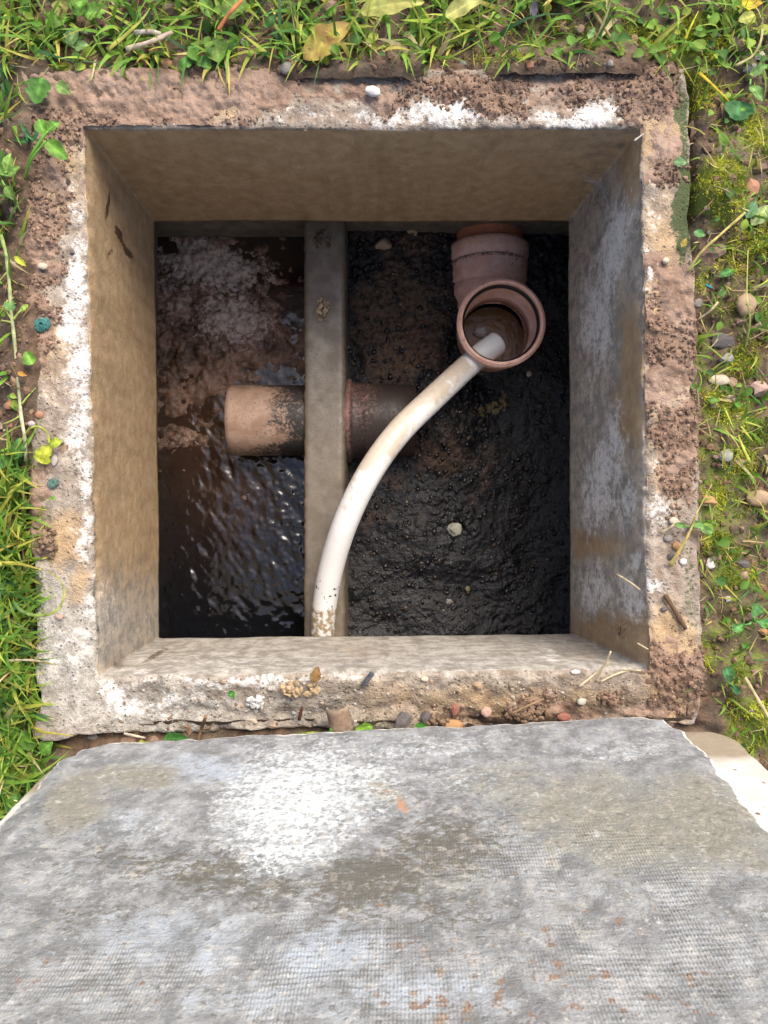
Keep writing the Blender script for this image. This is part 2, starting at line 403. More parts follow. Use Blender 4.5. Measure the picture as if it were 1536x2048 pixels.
W_TOP = [(1190, 226, 60, 34, -20, 1.0), (1120, 238, 70, 20, 0, .8), (900, 222, 130, 30, -3, .95), (760, 235, 90, 20, 0, .75), (600, 236, 100, 20, 0, .45), (1020, 240, 60, 14, 0, .55),
         (155, 555, 28, 80, 0, 1), (140, 640, 36, 70, 0, 1), (150, 740, 34, 70, 0, .95), (158, 850, 26, 80, 0, .85), (165, 960, 22, 70, 0, .9), (170, 1080, 22, 70, 0, .8), (150, 430, 34, 50, 0, .55),
         (135, 365, 30, 30, 0, .7), (110, 770, 30, 30, 0, .4), (130, 1290, 60, 60, 0, .45), (190, 1210, 12, 60, 0, .8), (150, 1340, 40, 30, 0, .45), (1288, 540, 22, 70, 0, .7), (1312, 420, 22, 60, 0, .5),
         (1305, 1030, 24, 50, 0, .65), (1300, 1165, 34, 36, 0, .95), (1300, 930, 24, 40, 0, .45), (250, 1400, 60, 34, 20, .95), (330, 1412, 70, 26, 10, .7), (420, 1395, 50, 24, 0, .55),
         (500, 1357, 260, 9, 0, .85), (720, 1352, 60, 8, 0, .6), (980, 1345, 120, 8, 0, .3), (1240, 1390, 30, 12, 0, .3), (450, 1450, 60, 16, 0, .35)]
W_WALL = [(1222, 510, 34, 130, 12, 1.0), (1195, 640, 40, 110, 0, .9), (1235, 870, 22, 80, 0, .85), (1205, 960, 44, 120, 10, .95), (1250, 1010, 20, 60, 0, .8), (1195, 1170, 40, 60, 0, .8), (1180, 780, 30, 100, 0, .5), (1258, 1200, 28, 60, -20, .85), (1268, 1130, 14, 30, 0, .9),
          (1105, 1310, 60, 10, 20, .6), (1180, 1290, 40, 8, 20, .5), (960, 1330, 60, 14, 0, .35), (300, 1335, 90, 10, -5, .45), (480, 1325, 200, 12, 0, .5), (215, 1210, 20, 90, 0, .45), (880, 1325, 40, 12, 0, .4)]
white = np.where(istop > 0, blobs(qx, qy, W_TOP), blobs(qx, qy, W_WALL))
brown = np.where(istop > 0, blobs(qx, qy, [(300, 190, 330, 60, 0, .8), (110, 330, 70, 160, 0, .7), (1320, 250, 50, 110, 0, .9), (1330, 600, 70, 260, 0, .75), (1340, 900, 50, 120, 0, .75), (1340, 1330, 70, 130, 0, .9), (130, 1080, 60, 70, 0, .75),
                                           (160, 1160, 30, 60, 0, .6), (110, 700, 50, 120, 0, .5), (1050, 1410, 320, 50, 0, .6), (780, 1400, 160, 60, 0, .42), (600, 1400, 80, 30, 0, .35)]),
                 np.where(sidem == 0, .95 - .45 * sstep(950, 1250, qx), np.where(sidem == 3, .92 - .55 * sstep(980, 1250, qy), np.where(sidem == 1, .36 + .3 * sstep(1210, 1250, qy) + .55 * blobs(qx, qy, [(1262, 760, 22, 130, 0, 1), (1262, 320, 30, 70, 0, .9), (1180, 1090, 60, 26, 0, .6)]), .1 + .35 * blobs(qx, qy, [(700, 1300, 120, 30, 0, .7), (1180, 1290, 60, 40, 0, .8)])))))
green = np.where(istop > 0, blobs(qx, qy, [(1366, 400, 16, 170, 0, 1), (1362, 230, 14, 90, 0, .8), (1385, 1180, 20, 140, 0, .5), (80, 1180, 18, 60, 0, .8), (85, 1290, 12, 90, 0, .5), (740, 1450, 70, 20, 0, .5), (640, 1465, 120, 12, 0, .45)]), .0)
green = green + (lid_idx < 6) * .35
grey = np.where(istop > 0, blobs(qx, qy, [(130, 1300, 90, 170, 0, 1), (300, 1420, 240, 70, 0, .9), (560, 1410, 140, 40, 0, .6), (90, 1240, 60, 120, 0, .9)]),
                np.where(sidem == 1, .85, np.where(sidem == 2, .8, np.where(sidem == 3, .25 + .5 * sstep(1000, 1250, qy), .12))))
dark = np.where(istop > 0, 0.0, blobs(ppx + .4 * wob, ppy, [(214, 410, 4, 36, 8, .9), (240, 470, 8, 22, -24, .95), (256, 500, 5, 26, -24, .9), (222, 505, 4, 20, 20, .6), (310, 1310, 46, 8, -30, .6), (235, 1330, 20, 14, 0, .5), (1200, 400, 30, 40, 30, .45), (1245, 1260, 14, 30, 0, .5)]))
me = mesh_from('collar', A.reshape(-1, 3), grid_faces(nl, npp, wrap=True))
for nme, arr in (('white', white), ('brown', brown), ('green', green), ('grey', grey), ('dark', dark), ('wall', 1 - istop)): fattr(me, nme, arr)
collar = tag(add('concrete_collar', me, M_CONC), 'square precast concrete collar framing the open inspection chamber', 'collar')

# ---- mud smeared on the collar
MUDBOX = [(20, 120, 560, 236, 1.0), (540, 130, 800, 205, 1.0), (790, 140, 960, 190, .8), (940, 140, 1150, 222, 1.0), (1140, 140, 1260, 190, .9), (1240, 140, 1352, 255, .95), (1290, 240, 1352, 350, .8),
          (20, 220, 168, 300, .95), (30, 290, 120, 450, .95), (30, 440, 112, 650, 1.0), (50, 640, 110, 760, .65), (50, 900, 100, 1110, .75), (1296, 520, 1400, 880, 1.0), (1330, 860, 1400, 1000, .9), (1296, 1290, 1402, 1450, 1.0),
          (1010, 1400, 1300, 1455, .6), (1360, 1000, 1400, 1060, .5), (860, 1425, 1010, 1460, .5), (370, 222, 440, 262, .9), (170, 225, 400, 256, .75)]
gx = np.arange(10, 1412, 4.0); gy = np.arange(100, 1472, 4.0); PX, PY = np.meshgrid(gx, gy)
X = (PX - 768) * CAM_H / FPX; Y = (1024 - PY) * CAM_H / FPX
wx = PX + 34 * fbm(X * 30, Y * 30, 0, 5, 61, .6); wy = PY + 34 * fbm(X * 30, Y * 30, 5, 5, 62, .6)
mk = boxes(wx, wy, MUDBOX, 24)
f1, f2 = worley(X * 85 + .5 * fbm(X * 50, Y * 50, 0, 2, 63), Y * 85 + .5 * fbm(X * 50, Y * 50, 3, 2, 64), 65)
g1, g2 = worley(X * 210, Y * 210, 66)
smooth = sstep(-.4, .15, fbm(X * 22, Y * 22, 0, 3, 67))              # smeared patches between crumbly ones
crk = sstep(.0, .16, f2 - f1)
H = mk * (.0055 + .0034 * fbm(X * 24, Y * 24, 0, 4, 68)) - .0022
H = H + mk * ((1 - smooth) * (.0040 * (.5 - f1) + .0022 * (.5 - g1)) + smooth * (.0006 * fbm(X * 120, Y * 120, 0, 3, 70) - .0035 * (1 - crk) * sstep(.1, .5, fbm(X * 35, Y * 35, 0, 2, 71))))
H = H + mk * .0016 * fbm(X * 210, Y * 210, 0, 3, 69)
ii = in_quad(X, Y, iq, 0.0015); oo = in_quad(X, Y, oq)
valid = (H > -.0022) & (ii < .0) & (oo > -.012)
keep = valid[:-1, :-1] & valid[1:, :-1] & valid[:-1, 1:] & valid[1:, 1:]
H = H - .012 * sstep(.0, -.012, oo)
V, F, sm_ = compact(np.stack([X, Y, rim_z(X, Y) + H], -1).reshape(-1, 3), grid_faces(len(gy), len(gx), keep), smooth)
me = mesh_from('mud', V, F); fattr(me, 'smear', sm_)
tag(add('mud', me, M_MUD), 'wet red-brown mud smeared and crumbled over the collar rim', 'mud', kind='stuff')

def ico(sub=1):
    bm = bmesh.new(); bmesh.ops.create_icosphere(bm, subdivisions=sub, radius=1)
    v = np.array([x.co[:] for x in bm.verts]); f = np.array([[q.index for q in p.verts] for p in bm.faces]); bm.free(); return v, f
def scatter(name, pos, size, cols, mat, sub=1, flat=.75, smooth=False):
    bv, bf = ico(sub); n = len(pos)
    ang = rng.uniform(0, 6.28, n); jit = 1 + .35 * rng.standard_normal((n, len(bv), 1)) * .6
    v = bv[None] * jit * (np.c_[np.ones(n), rng.uniform(.6, 1.1, n), np.full(n, flat)][:, None, :]) * size[:, None, None]
    c, s = np.cos(ang)[:, None], np.sin(ang)[:, None]
    v = np.stack([v[..., 0] * c - v[..., 1] * s, v[..., 0] * s + v[..., 1] * c, v[..., 2]], -1) + pos[:, None, :]
    f = (bf[None] + (np.arange(n) * len(bv))[:, None, None]).reshape(-1, 3)
    me = mesh_from(name, v.reshape(-1, 3), f, smooth); cattr(me, 'Col', np.repeat(cols, len(bv), 0)); return add(name, me, mat)
cand = np.argwhere((mk > .08) & (ii < -.002) & (oo > -.005) & (smooth < .75)); sel = cand[rng.integers(0, len(cand), 3000)]
pos = np.stack([X[sel[:, 0], sel[:, 1]], Y[sel[:, 0], sel[:, 1]], (rim_z(X, Y) + np.maximum(H, 0))[sel[:, 0], sel[:, 1]] + .0008], -1)
size = .0009 + .0021 * rng.random(len(pos)) ** 3
cc = np.array([(.24, .15, .10), (.31, .205, .145), (.19, .118, .078), (.155, .098, .065)])[rng.integers(0, 4, len(pos))]
tag(scatter('mud_crumbs', pos, size, cc, M_CRUMB), 'small crumbs of mud lying on the collar rim', 'mud', kind='stuff')

# ---- water in the left compartment
WZ = -0.435; DIVX0, DIVX1, DIVZ = P(608, 0, -.33)[0], P(689, 0, -.33)[0], -.33
def mat_water():
    t = MT('black_water'); n = t.noise(30, 4)
    sc = t.attr('brown'); c = t.mix(sc, (.004, .0045, .006), t.mix(n, (.03, .015, .008), (.075, .042, .026)))
    n2 = t.noise(150, 3, .55, .4)
    return t.out(c, t.rng(n, .3, .7, .07, .15), t.bump(n2, .05, .003), .6)
gx = np.arange(TX0 - .005, DIVX0 + .004, .0021); gy = np.arange(TY0 - .005, TY1 + .005, .0021); X, Y = np.meshgrid(gx, gy)
pX, pY = topx(X, Y, 0 * X + WZ)
a = R(35); U = X * math.cos(a) + Y * math.sin(a); Vv = -X * math.sin(a) + Y * math.cos(a)
Z = WZ + 0.0010 * fbm(U * 84, Vv * 44, 0, 3, 81, .45) + .0004 * fbm(X * 110, Y * 110, 0, 2, 82)
calm = .25 + .75 * sstep(640, 950, pY + .3 * (pX - 450)); Z = WZ + (Z - WZ) * calm
g1, g2 = worley(X * 42, Y * 42, 83); bub = blobs(pX, pY, [(560, 1010, 60, 110, 0, 1), (590, 1100, 40, 100, 0, .6)])
Z = Z + bub * .0035 * np.maximum(0, .28 - (g1 - .25) ** 2 * 9)
brn = blobs(pX, pY, [(420, 700, 170, 300, 0, 1), (480, 520, 150, 120, 0, .8), (420, 960, 100, 60, 0, .5)])
me = mesh_from('water', np.stack([X, Y, Z], -1).reshape(-1, 3), grid_faces(len(gy), len(gx))); fattr(me, 'brown', brn)
tag(add('waste_water', me, mat_water()), 'rippled black waste water in the left compartment', None, kind='structure')

# floating scum film
def mat_scum():
    t = MT('scum_film'); n = t.noise(34, 5, .6, .8); n2 = t.noise(130, 5, .65, .5); n3 = t.noise(420, 3)
    c = t.mix(t.rng(n, .38, .62), (.055, .026, .013), (.22, .125, .08))
    c = t.mix(t.rng(t.m('ADD', n2, t.m('MULTIPLY', t.attr('pale'), .35)), .62, .86), c, (.44, .35, .29))
    c = t.mix(t.rng(n3, .6, .75, 0, .6), c, (.03, .015, .01))
    return t.out(c, t.rng(n2, .3, .7, .12, .4), t.bump(t.m('ADD', n2, t.m('MULTIPLY', n3, .4)), .7, .004), .5)
gx = np.arange(TX0, DIVX0 + .002, .0022); gy = np.arange(.02, TY1, .0022); X, Y = np.meshgrid(gx, gy); pX, pY = topx(X, Y, 0 * X + WZ)
wx = pX + 28 * fbm(X * 22, Y * 22, 0, 4, 91); wy = pY + 28 * fbm(X * 22, Y * 22, 7, 4, 92)
smk = blobs(wx, wy, [(420, 560, 130, 90, 15, 1), (480, 660, 130, 70, 20, .95), (360, 640, 70, 110, 0, .9), (390, 740, 90, 80, 0, .75), (340, 800, 50, 60, 0, .6), (370, 880, 60, 40, 0, .85), (360, 490, 50, 30, 10, .7), (545, 700, 60, 50, 0, .6), (440, 850, 40, 50, 0, .3)])
rid = 1 - np.abs(fbm(X * 26 + .3 * fbm(X * 60, Y * 60, 0, 2, 3), Y * 26, 0, 4, 93))
Hs = (smk - .34 + .28 * fbm(X * 60, Y * 60, 0, 4, 94)) * .012 + smk * .0075 * (rid - .62) + .0015 * fbm(X * 120, Y * 120, 0, 3, 96)
ok = Hs > -.0022; keep = ok[:-1, :-1] & ok[1:, :-1] & ok[:-1, 1:] & ok[1:, 1:]
V, F, pl = compact(np.stack([X, Y, WZ + np.minimum(Hs, .012)], -1).reshape(-1, 3), grid_faces(len(gy), len(gx), keep), blobs(pX, pY, [(420, 530, 130, 60, 15, 1), (470, 640, 90, 60, 0, .9), (370, 890, 60, 40, 0, .3), (350, 600, 50, 60, 0, .6)]))
me = mesh_from('scum', V, F); fattr(me, 'pale', pl)
tag(add('scum', me, mat_scum()), 'brown and whitish scum floating in the left compartment', 'scum', kind='stuff')

# ---- sludge in the right compartment
def sludge_z(x, y):
    px, py = topx(x, y, -.42)
    z = -.425 + .028 * np.exp(-(((px - 800) / 130) ** 2 + ((py - 640) / 190) ** 2)) + .014 * np.exp(-(((px - 780) / 120) ** 2 + ((py - 1040) / 130) ** 2))
    z = z + .052 * np.exp(-(((px - 880) / 62) ** 2 + ((py - 850) / 95) ** 2)) - .035 * np.exp(-(((px - 1090) / 90) ** 2 + ((py - 1080) / 250) ** 2)) - .008 * np.exp(-(((px - 960) / 50) ** 2 + ((py - 1200) / 80) ** 2))
    return z + .006 * fbm(x * 16, y * 16, 0, 3, 101)
def mat_sludge():
    t = MT('black_sludge'); n1 = t.noise(22, 5, .6); n2 = t.noise(110, 5, .65); n3 = t.noise(420, 3)
    br = t.attr('brown')
    c = t.mix(t.rng(n2, .3, .7), (.0025, .0025, .0035), (.009, .009, .011))
    c = t.mix(t.rng(t.m('ADD', br, t.m('MULTIPLY', t.m('SUBTRACT', n1, .5), 1.6)), .25, .8), c, t.mix(n2, (.022, .013, .008), (.15, .092, .058)))
    c = t.mix(t.m('MULTIPLY', t.rng(t.noise(260, 3), .68, .74), .5), c, (.20, .16, .115))
    y = t.attr('yellow'); c = t.mix(t.rng(t.m('ADD', y, t.m('MULTIPLY', t.m('SUBTRACT', n2, .5), 2.2)), .55, .75), c, (.20, .145, .055))
    nrm = t.bump(t.m('ADD', n2, t.m('MULTIPLY', n3, .3)), .75, .005)
    return t.out(c, t.m('ADD', t.rng(n1, .38, .62, .24, .46), t.m('MULTIPLY', br, .3)), nrm, t.rng(br, 0, 1, .5, .25))
gx = np.arange(DIVX1 - .004, TX1 + .004, .0020); gy = np.arange(TY0 - .004, TY1 + .004, .0020); X, Y = np.meshgrid(gx, gy)
pX, pY = topx(X, Y, 0 * X - .42)
f1, f2 = worley(X * 95 + .35 * fbm(X * 40, Y * 40, 0, 3, 102), Y * 95 + .35 * fbm(X * 40, Y * 40, 4, 3, 103), 104)
wet = sstep(880, 1050, pX + .25 * (pY - 900))
amp = .35 + .9 * sstep(-.3, .5, fbm(X * 9, Y * 9, 0, 2, 108)); crust = blobs(pX, pY, [(790, 620, 130, 190, 0, 1), (880, 880, 140, 90, 20, .8)])
Z = sludge_z(X, Y) + amp * (.0028 * fbm(X * 48, Y * 48, 0, 4, 105, .6) + .0042 * (.5 - f1 ** 1.5)) + crust * .0040 * fbm(X * 110, Y * 110, 0, 3, 109, .7)
rip = 1 - np.abs(fbm(X * 75 + .5 * fbm(X * 40, Y * 40, 0, 2, 4), Y * 75, 0, 2, 106))
Z = Z + .0020 * amp * fbm(X * 150, Y * 150, 0, 2, 107) * (1 - .5 * wet) + wet * .0006 * (rip - .6)
me = mesh_from('sludge', np.stack([X, Y, Z], -1).reshape(-1, 3), grid_faces(len(gy), len(gx)))
fattr(me, 'brown', blobs(pX, pY, [(800, 640, 100, 160, 0, 1), (840, 710, 60, 50, 0, 1), (800, 480, 90, 60, 0, .7), (880, 900, 130, 90, 20, .42), (760, 1000, 80, 80, 0, .4), (700, 1150, 40, 60, 0, .3)]))
fattr(me, 'yellow', blobs(pX, pY, [(985, 815, 50, 18, -20, .8), (1010, 790, 30, 20, 0, .6), (960, 740, 50, 15, -15, .5), (790, 505, 40, 10, 0, .4), (870, 960, 50, 20, 0, .35)]))
tag(add('sludge', me, mat_sludge()), 'glistening black lumpy sludge filling the right compartment', None, kind='structure')

def mat_bits():
    t = MT('sludge_bits'); col = t.attr('Col', 'Color'); n = t.noise(260, 3)
    return t.out(t.mix(t.rng(n, .35, .65, 0, .6), col, (.006, .005, .005)), .28, t.bump(n, .5, .002), .5)
Zs = Z; nb_ = 9000; jj = rng.integers(0, Zs.shape[0], nb_); kk = rng.integers(0, Zs.shape[1], nb_)
pw = .35 + .65 * blobs(pX, pY, [(800, 600, 140, 220, 0, 1), (880, 900, 160, 130, 0, 1), (780, 1050, 140, 160, 0, .6), (1080, 1000, 90, 300, 0, .5)])
kp = rng.random(nb_) < pw[jj, kk]; jj, kk = jj[kp], kk[kp]; nb_ = len(jj)
cb = np.array([(.008, .0075, .008), (.014, .012, .011), (.035, .022, .014), (.075, .048, .03), (.22, .17, .12), (.30, .27, .23)])[rng.choice(6, nb_, p=[.42, .28, .18, .085, .025, .01])]
sz = (.0012 + .0040 * rng.random(nb_) ** 3) * np.where(cb[:, 0] > .15, .55, 1)
tag(scatter('sludge_lumps', np.c_[X[jj, kk], Y[jj, kk], Zs[jj, kk] - .0004], sz, cb, mat_bits(), 1, .7, True), 'small dark lumps and grains bedded in the sludge', 'sludge', kind='stuff')
# ---- divider between the two compartments
def mat_divider():
    t = MT('divider_concrete'); n = t.noise(35, 5, .6); n2 = t.noise(180, 5, .65); n3 = t.noise(500, 2)
    c = t.mix(t.rng(n, .35, .65), (.115, .092, .066), (.17, .142, .108)); c = t.mix(t.rng(n2, .56, .72, 0, .6), c, (.085, .062, .042))
    c = t.mix(t.m('MULTIPLY', t.rng(t.vor(150), .1, .2, 1, 0), t.rng(n, .5, .6)), c, (.04, .032, .026))
    c = t.mix(t.rng(n3, .66, .75, 0, .4), c, (.42, .37, .30))
    return t.out(c, t.rng(n, .4, .6, .5, .3), t.bump(t.m('ADD', n2, n3), .22, .0013))
ys = np.arange(TY0, TY1 + .003, .004)
prof = [(DIVX0 + .001, -.60), (DIVX0, -.45), (DIVX0 - .0005, DIVZ - .02), (DIVX0, DIVZ - .004), (DIVX0 + .003, DIVZ - .0008)] + [(DIVX0 + .003 + (DIVX1 - DIVX0 - .006) * k / 14, DIVZ) for k in range(1, 14)] + [(DIVX1 - .003, DIVZ - .0008), (DIVX1, DIVZ - .005), (DIVX1 + .001, DIVZ - .02), (DIVX1 + .002, -.45), (DIVX1, -.60)]
pr = np.array(prof); V = np.stack([np.repeat(pr[None, :, 0], len(ys), 0), np.repeat(ys[:, None], len(pr), 1), np.repeat(pr[None, :, 1], len(ys), 0)], -1)
V[..., 0] += .0004 * fbm(V[..., 1] * 40, V[..., 2] * 40, V[..., 0] * 10, 3, 111) + np.where(np.abs(pr[:, 0] - .5 * (DIVX0 + DIVX1)) > .027, .0009, 0)[None] * fbm(V[..., 1] * 130, V[..., 0] * 10, 0, 3, 112)
V[..., 2] += .0004 * fbm(V[..., 0] * 60, V[..., 1] * 60, 0, 4, 113)
divider = tag(add('concrete_divider', mesh_from('divider', V.reshape(-1, 3), grid_faces(len(ys), len(pr))[:, ::-1]), mat_divider()), 'narrow grey-brown concrete divider between black water and sludge', 'divider')

# ================================================================== PIPES
def mat_clay(name, c1, c2, dirt, speck=.5):
    t = MT(name); n = t.noise(45, 5, .6); n2 = t.noise(190, 5, .65); n3 = t.noise(330, 3)
    c = t.mix(t.rng(n, .35, .65), c1, c2)
    c = t.mix(t.m('MULTIPLY', t.rng(n2, .60, .70), speck), c, (.035, .02, .012))
    c = t.mix(t.m('MULTIPLY', t.rng(t.vor(210), .1, .22, 1, 0), t.m('MULTIPLY', t.rng(n, .42, .56), speck)), c, (.03, .018, .012))
    c = t.mix(t.rng(t.m('ADD', t.attr('dirt'), t.m('ADD', t.m('MULTIPLY', t.m('SUBTRACT', n2, .5), 1.5), t.m('MULTIPLY', t.m('SUBTRACT', n3, .5), .8))), .25, .85), c, dirt)
    return t.out(c, t.rng(n2, .3, .7, .42, .7), t.bump(n2, .3, .0012))
M_PVC = mat_clay('terracotta_plastic', (.64, .35, .25), (.74, .48, .38), (.09, .05, .035))
M_PVC2 = mat_clay('buff_plastic', (.27, .17, .115), (.37, .25, .18), (.022, .018, .016), .8)
M_RUB = MT('black_rubber').out((.012, .012, .013), .45)
SX, SY, SZ = *P(1003, 645, -.295)[:2], -.295
bend = tag(empty('drain_bend', (SX, SY, -.47)), 'pinkish terracotta plastic drain bend with open upright socket', 'drain pipe')
def dirt(me, fn):
    co = np.empty(len(me.vertices) * 3); me.vertices.foreach_get('co', co); co = co.reshape(-1, 3); fattr(me, 'dirt', fn(co))
# upright socket: rim, groove bulge, skirt and inner wall
pf = [(.0575, 0), (.0605, .0), (.0645, -.0012), (.0652, -.0035), (.0645, -.006), (.0628, -.0072), (.0628, -.0085), (.0640, -.010), (.0642, -.019), (.0625, -.022), (.0605, -.024), (.0600, -.052), (.0575, -.056), (.0556, -.062), (.0556, -.085),
      (.0518, -.085), (.0518, -.0565), (.0525, -.0535), (.0562, -.0515), (.0564, -.0150), (.0564, -.0070), (.0572, -.0035), (.0575, 0)]
V, F = lathe(pf, (SX, SY, SZ), (0, 0, 1), 72); me = mesh_from('upright_socket', V, F); dirt(me, lambda c: .25 * sstep(-.33, -.39, c[:, 2]) + .5 * blobs(c[:, 0], c[:, 1], [(SX + .045, SY - .045, .012, .02, 0, 1)])); add('upright_socket', me, M_PVC, bend)
# rim bead ring a little proud
V, F = lathe([(.0588, .0002), (.0600, .0018), (.0614, .0018), (.0624, .0002)], (SX, SY, SZ), (0, 0, 1), 72); me = mesh_from('rim_bead', V, F); dirt(me, lambda c: .02 + .3 * fbm(c[:, 0] * 60, c[:, 1] * 60, 0, 2, 9)); add('rim_bead', me, M_PVC, bend)
V, F = lathe([(.0566, -.0040), (.0552, -.0052), (.0536, -.0090), (.0542, -.0150), (.0566, -.0170)], (SX, SY, SZ), (0, 0, 1), 72); add('rubber_seal', mesh_from('rubber_seal', V, F), M_RUB, bend)
# the curve down to the horizontal run (towards +y)
BZ = -.43; rad = .05
path = [(SX, SY, SZ - .083)] + [(SX, SY + rad * (1 - math.cos(t_)), BZ + rad - rad * math.sin(t_)) for t_ in np.linspace(0, math.pi / 2, 10)] + [(SX, SY + rad + .02, BZ)]
V, F = sweep(path, .0552, 48, inner=.0035); me = mesh_from('curve', V, F); dirt(me, lambda c: .45 + .4 * sstep(-.40, -.46, c[:, 2])); add('curve', me, M_PVC, bend)
hy = SY + .050
pf = [(.0556, .000), (.0560, .012), (.0600, .022), (.0606, .040), (.0590, .0415), (.0590, .0435), (.0615, .046), (.0622, .074), (.0622, .076), (.0605, .078), (.0605, .080), (.0640, .083), (.0650, .100), (.0640, .106), (.0610, .108), (.0566, .106), (.0556, .05), (.052, .03), (.052, .0)]
V, F = lathe(pf, (SX, hy, BZ), (0, 1, 0), 64); me = mesh_from('level_socket', V, F); dirt(me, lambda c: .10 + .55 * sstep(BZ + .03, BZ - .01, c[:, 2]) + .25 * sstep(SX + .02, SX + .06, c[:, 0])); add('level_socket', me, M_PVC, bend)
V, F = lathe([(.0622, .0735), (.0640, .0755), (.0640, .0765), (.0622, .0785)], (SX, hy, BZ), (0, 1, 0), 64); me = mesh_from('socket_ridge', V, F); dirt(me, lambda c: .6 + 0 * c[:, 0]); add('socket_ridge', me, M_PVC, bend)
M_PVCR = mat_clay('red_plastic', (.48, .16, .075), (.55, .21, .11), (.05, .03, .022), .3)
V, F = sweep([(SX, hy + .06 + .012 * k, BZ) for k in range(0, 11)], .0550, 48, inner=.0035); me = mesh_from('inlet_pipe', V, F); dirt(me, lambda c: .15 + .5 * sstep(BZ + .02, BZ - .02, c[:, 2])); add('inlet_pipe', me, M_PVCR, bend)
def mat_murk():
    t = MT('murky_water'); n = t.noise(60, 3)
    return t.out(t.mix(n, (.10, .045, .016), (.24, .115, .045)), .22, t.bump(n, .3, .006), .25)
a_ = np.linspace(0, 2 * np.pi, 40, endpoint=False); wz = -.402
add('standing_water', mesh_from('standing_water', [(SX + .0514 * math.cos(q), SY + .0514 * math.sin(q), wz) for q in a_], [tuple(range(40))]), mat_murk(), bend)

# pipe through the divider, its mouth in the left compartment
OY = P(0, 841, -.39)[1]; OZ = -.39; OX0 = P(462, 0, -.385)[0]
op = tag(empty('outlet_pipe', (DIVX0 - .05, OY, OZ - .055)), 'buff plastic pipe stub poking left through the divider above scum', 'drain pipe')
V, F = sweep([(OX0 + (DIVX0 - OX0 + .02) * k / 24, OY, OZ) for k in range(25)], .0555, 56, inner=.0035); me = mesh_from('pipe', V, F)
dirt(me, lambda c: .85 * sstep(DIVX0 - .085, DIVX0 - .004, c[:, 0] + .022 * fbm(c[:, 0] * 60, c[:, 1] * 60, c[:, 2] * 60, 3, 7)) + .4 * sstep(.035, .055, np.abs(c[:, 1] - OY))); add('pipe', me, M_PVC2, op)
pf = [(.052, -.01), (.0600, -.01), (.0655, .004), (.0665, .007), (.0655, .010), (.0615, .0115), (.0600, .015), (.0600, .032), (.0615, .034), (.0615, .037), (.0595, .039), (.0590, .075), (.0560, .082), (.0560, .11), (.052, .11)]
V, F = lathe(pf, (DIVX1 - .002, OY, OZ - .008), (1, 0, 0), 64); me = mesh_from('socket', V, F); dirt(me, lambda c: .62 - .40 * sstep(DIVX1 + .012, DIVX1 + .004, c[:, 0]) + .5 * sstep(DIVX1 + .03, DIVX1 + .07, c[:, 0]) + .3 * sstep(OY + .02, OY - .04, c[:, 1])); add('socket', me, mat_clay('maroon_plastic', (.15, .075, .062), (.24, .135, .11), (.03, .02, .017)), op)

# white waste hose
def mat_hose():
    t = MT('white_hose'); n = t.noise(26, 5, .6); n2 = t.noise(120, 5, .65); n3 = t.noise(420, 2)
    s = t.attr('stain')
    f = t.rng(t.m('ADD', s, t.m('ADD', t.m('MULTIPLY', t.m('SUBTRACT', n, .5), 1.5), t.m('MULTIPLY', t.m('SUBTRACT', n2, .5), 1.1))), .36, .74)
    c = t.mix(t.m('MULTIPLY', f, .85), t.mix(n2, (.58, .575, .56), (.71, .71, .70)), t.mix(n2, (.33, .25, .165), (.56, .48, .38)))
    d = t.attr('rust'); f2 = t.rng(t.m('ADD', d, t.m('MULTIPLY', t.m('SUBTRACT', n2, .5), 1.8)), .45, .7)
    c = t.mix(f2, c, t.mix(n3, (.17, .11, .055), (.42, .32, .20)))
    k = t.attr('black'); f3 = t.rng(t.m('ADD', k, t.m('MULTIPLY', t.m('SUBTRACT', t.noise(170, 2), .5), 2.0)), .72, .78)
    c = t.mix(f3, c, (.03, .018, .012))
    return t.out(c, .42, t.bump(n3, .12, .0006))
hp = [(994, 686, -.342), (964, 708, -.331), (930, 737, -.318), (868, 795, -.275), (798, 864, -.238), (739, 946, -.228), (693, 1040, -.240), (664, 1130, -.268), (650, 1205, -.292), (645, 1270, -.308), (644, 1330, -.312), (644, 1375, -.312)]
path = catmull([P(*q) for q in hp], 10)
V, F = sweep(path, .0178, 32, inner=.002); n = len(path); me = mesh_from('hose', V, F)
tt = np.tile(np.repeat(np.linspace(0, 1, n), 32), 2); ang = np.tile(np.tile(np.arange(32) / 32 * 2 * np.pi, n), 2)
fattr(me, 'stain', .72 * sstep(.12, .2, tt) * sstep(.60, .42, tt) * (.75 + .4 * np.cos(ang + .6)) - .15 * sstep(.12, .05, tt))
fattr(me, 'rust', .62 * sstep(.70, .75, tt) + .35 * sstep(.12, .16, tt) * sstep(.5, .3, tt) * np.maximum(0, np.cos(ang + 2.6)))
fattr(me, 'black', .42 * np.exp(-((tt - .69) / .035) ** 2) + .12)
base = P(644, 1330, -.33); hose = add('waste_hose', me, mat_hose()); tag(hose, 'stained white plastic hose curving from open socket across the divider', 'hose')

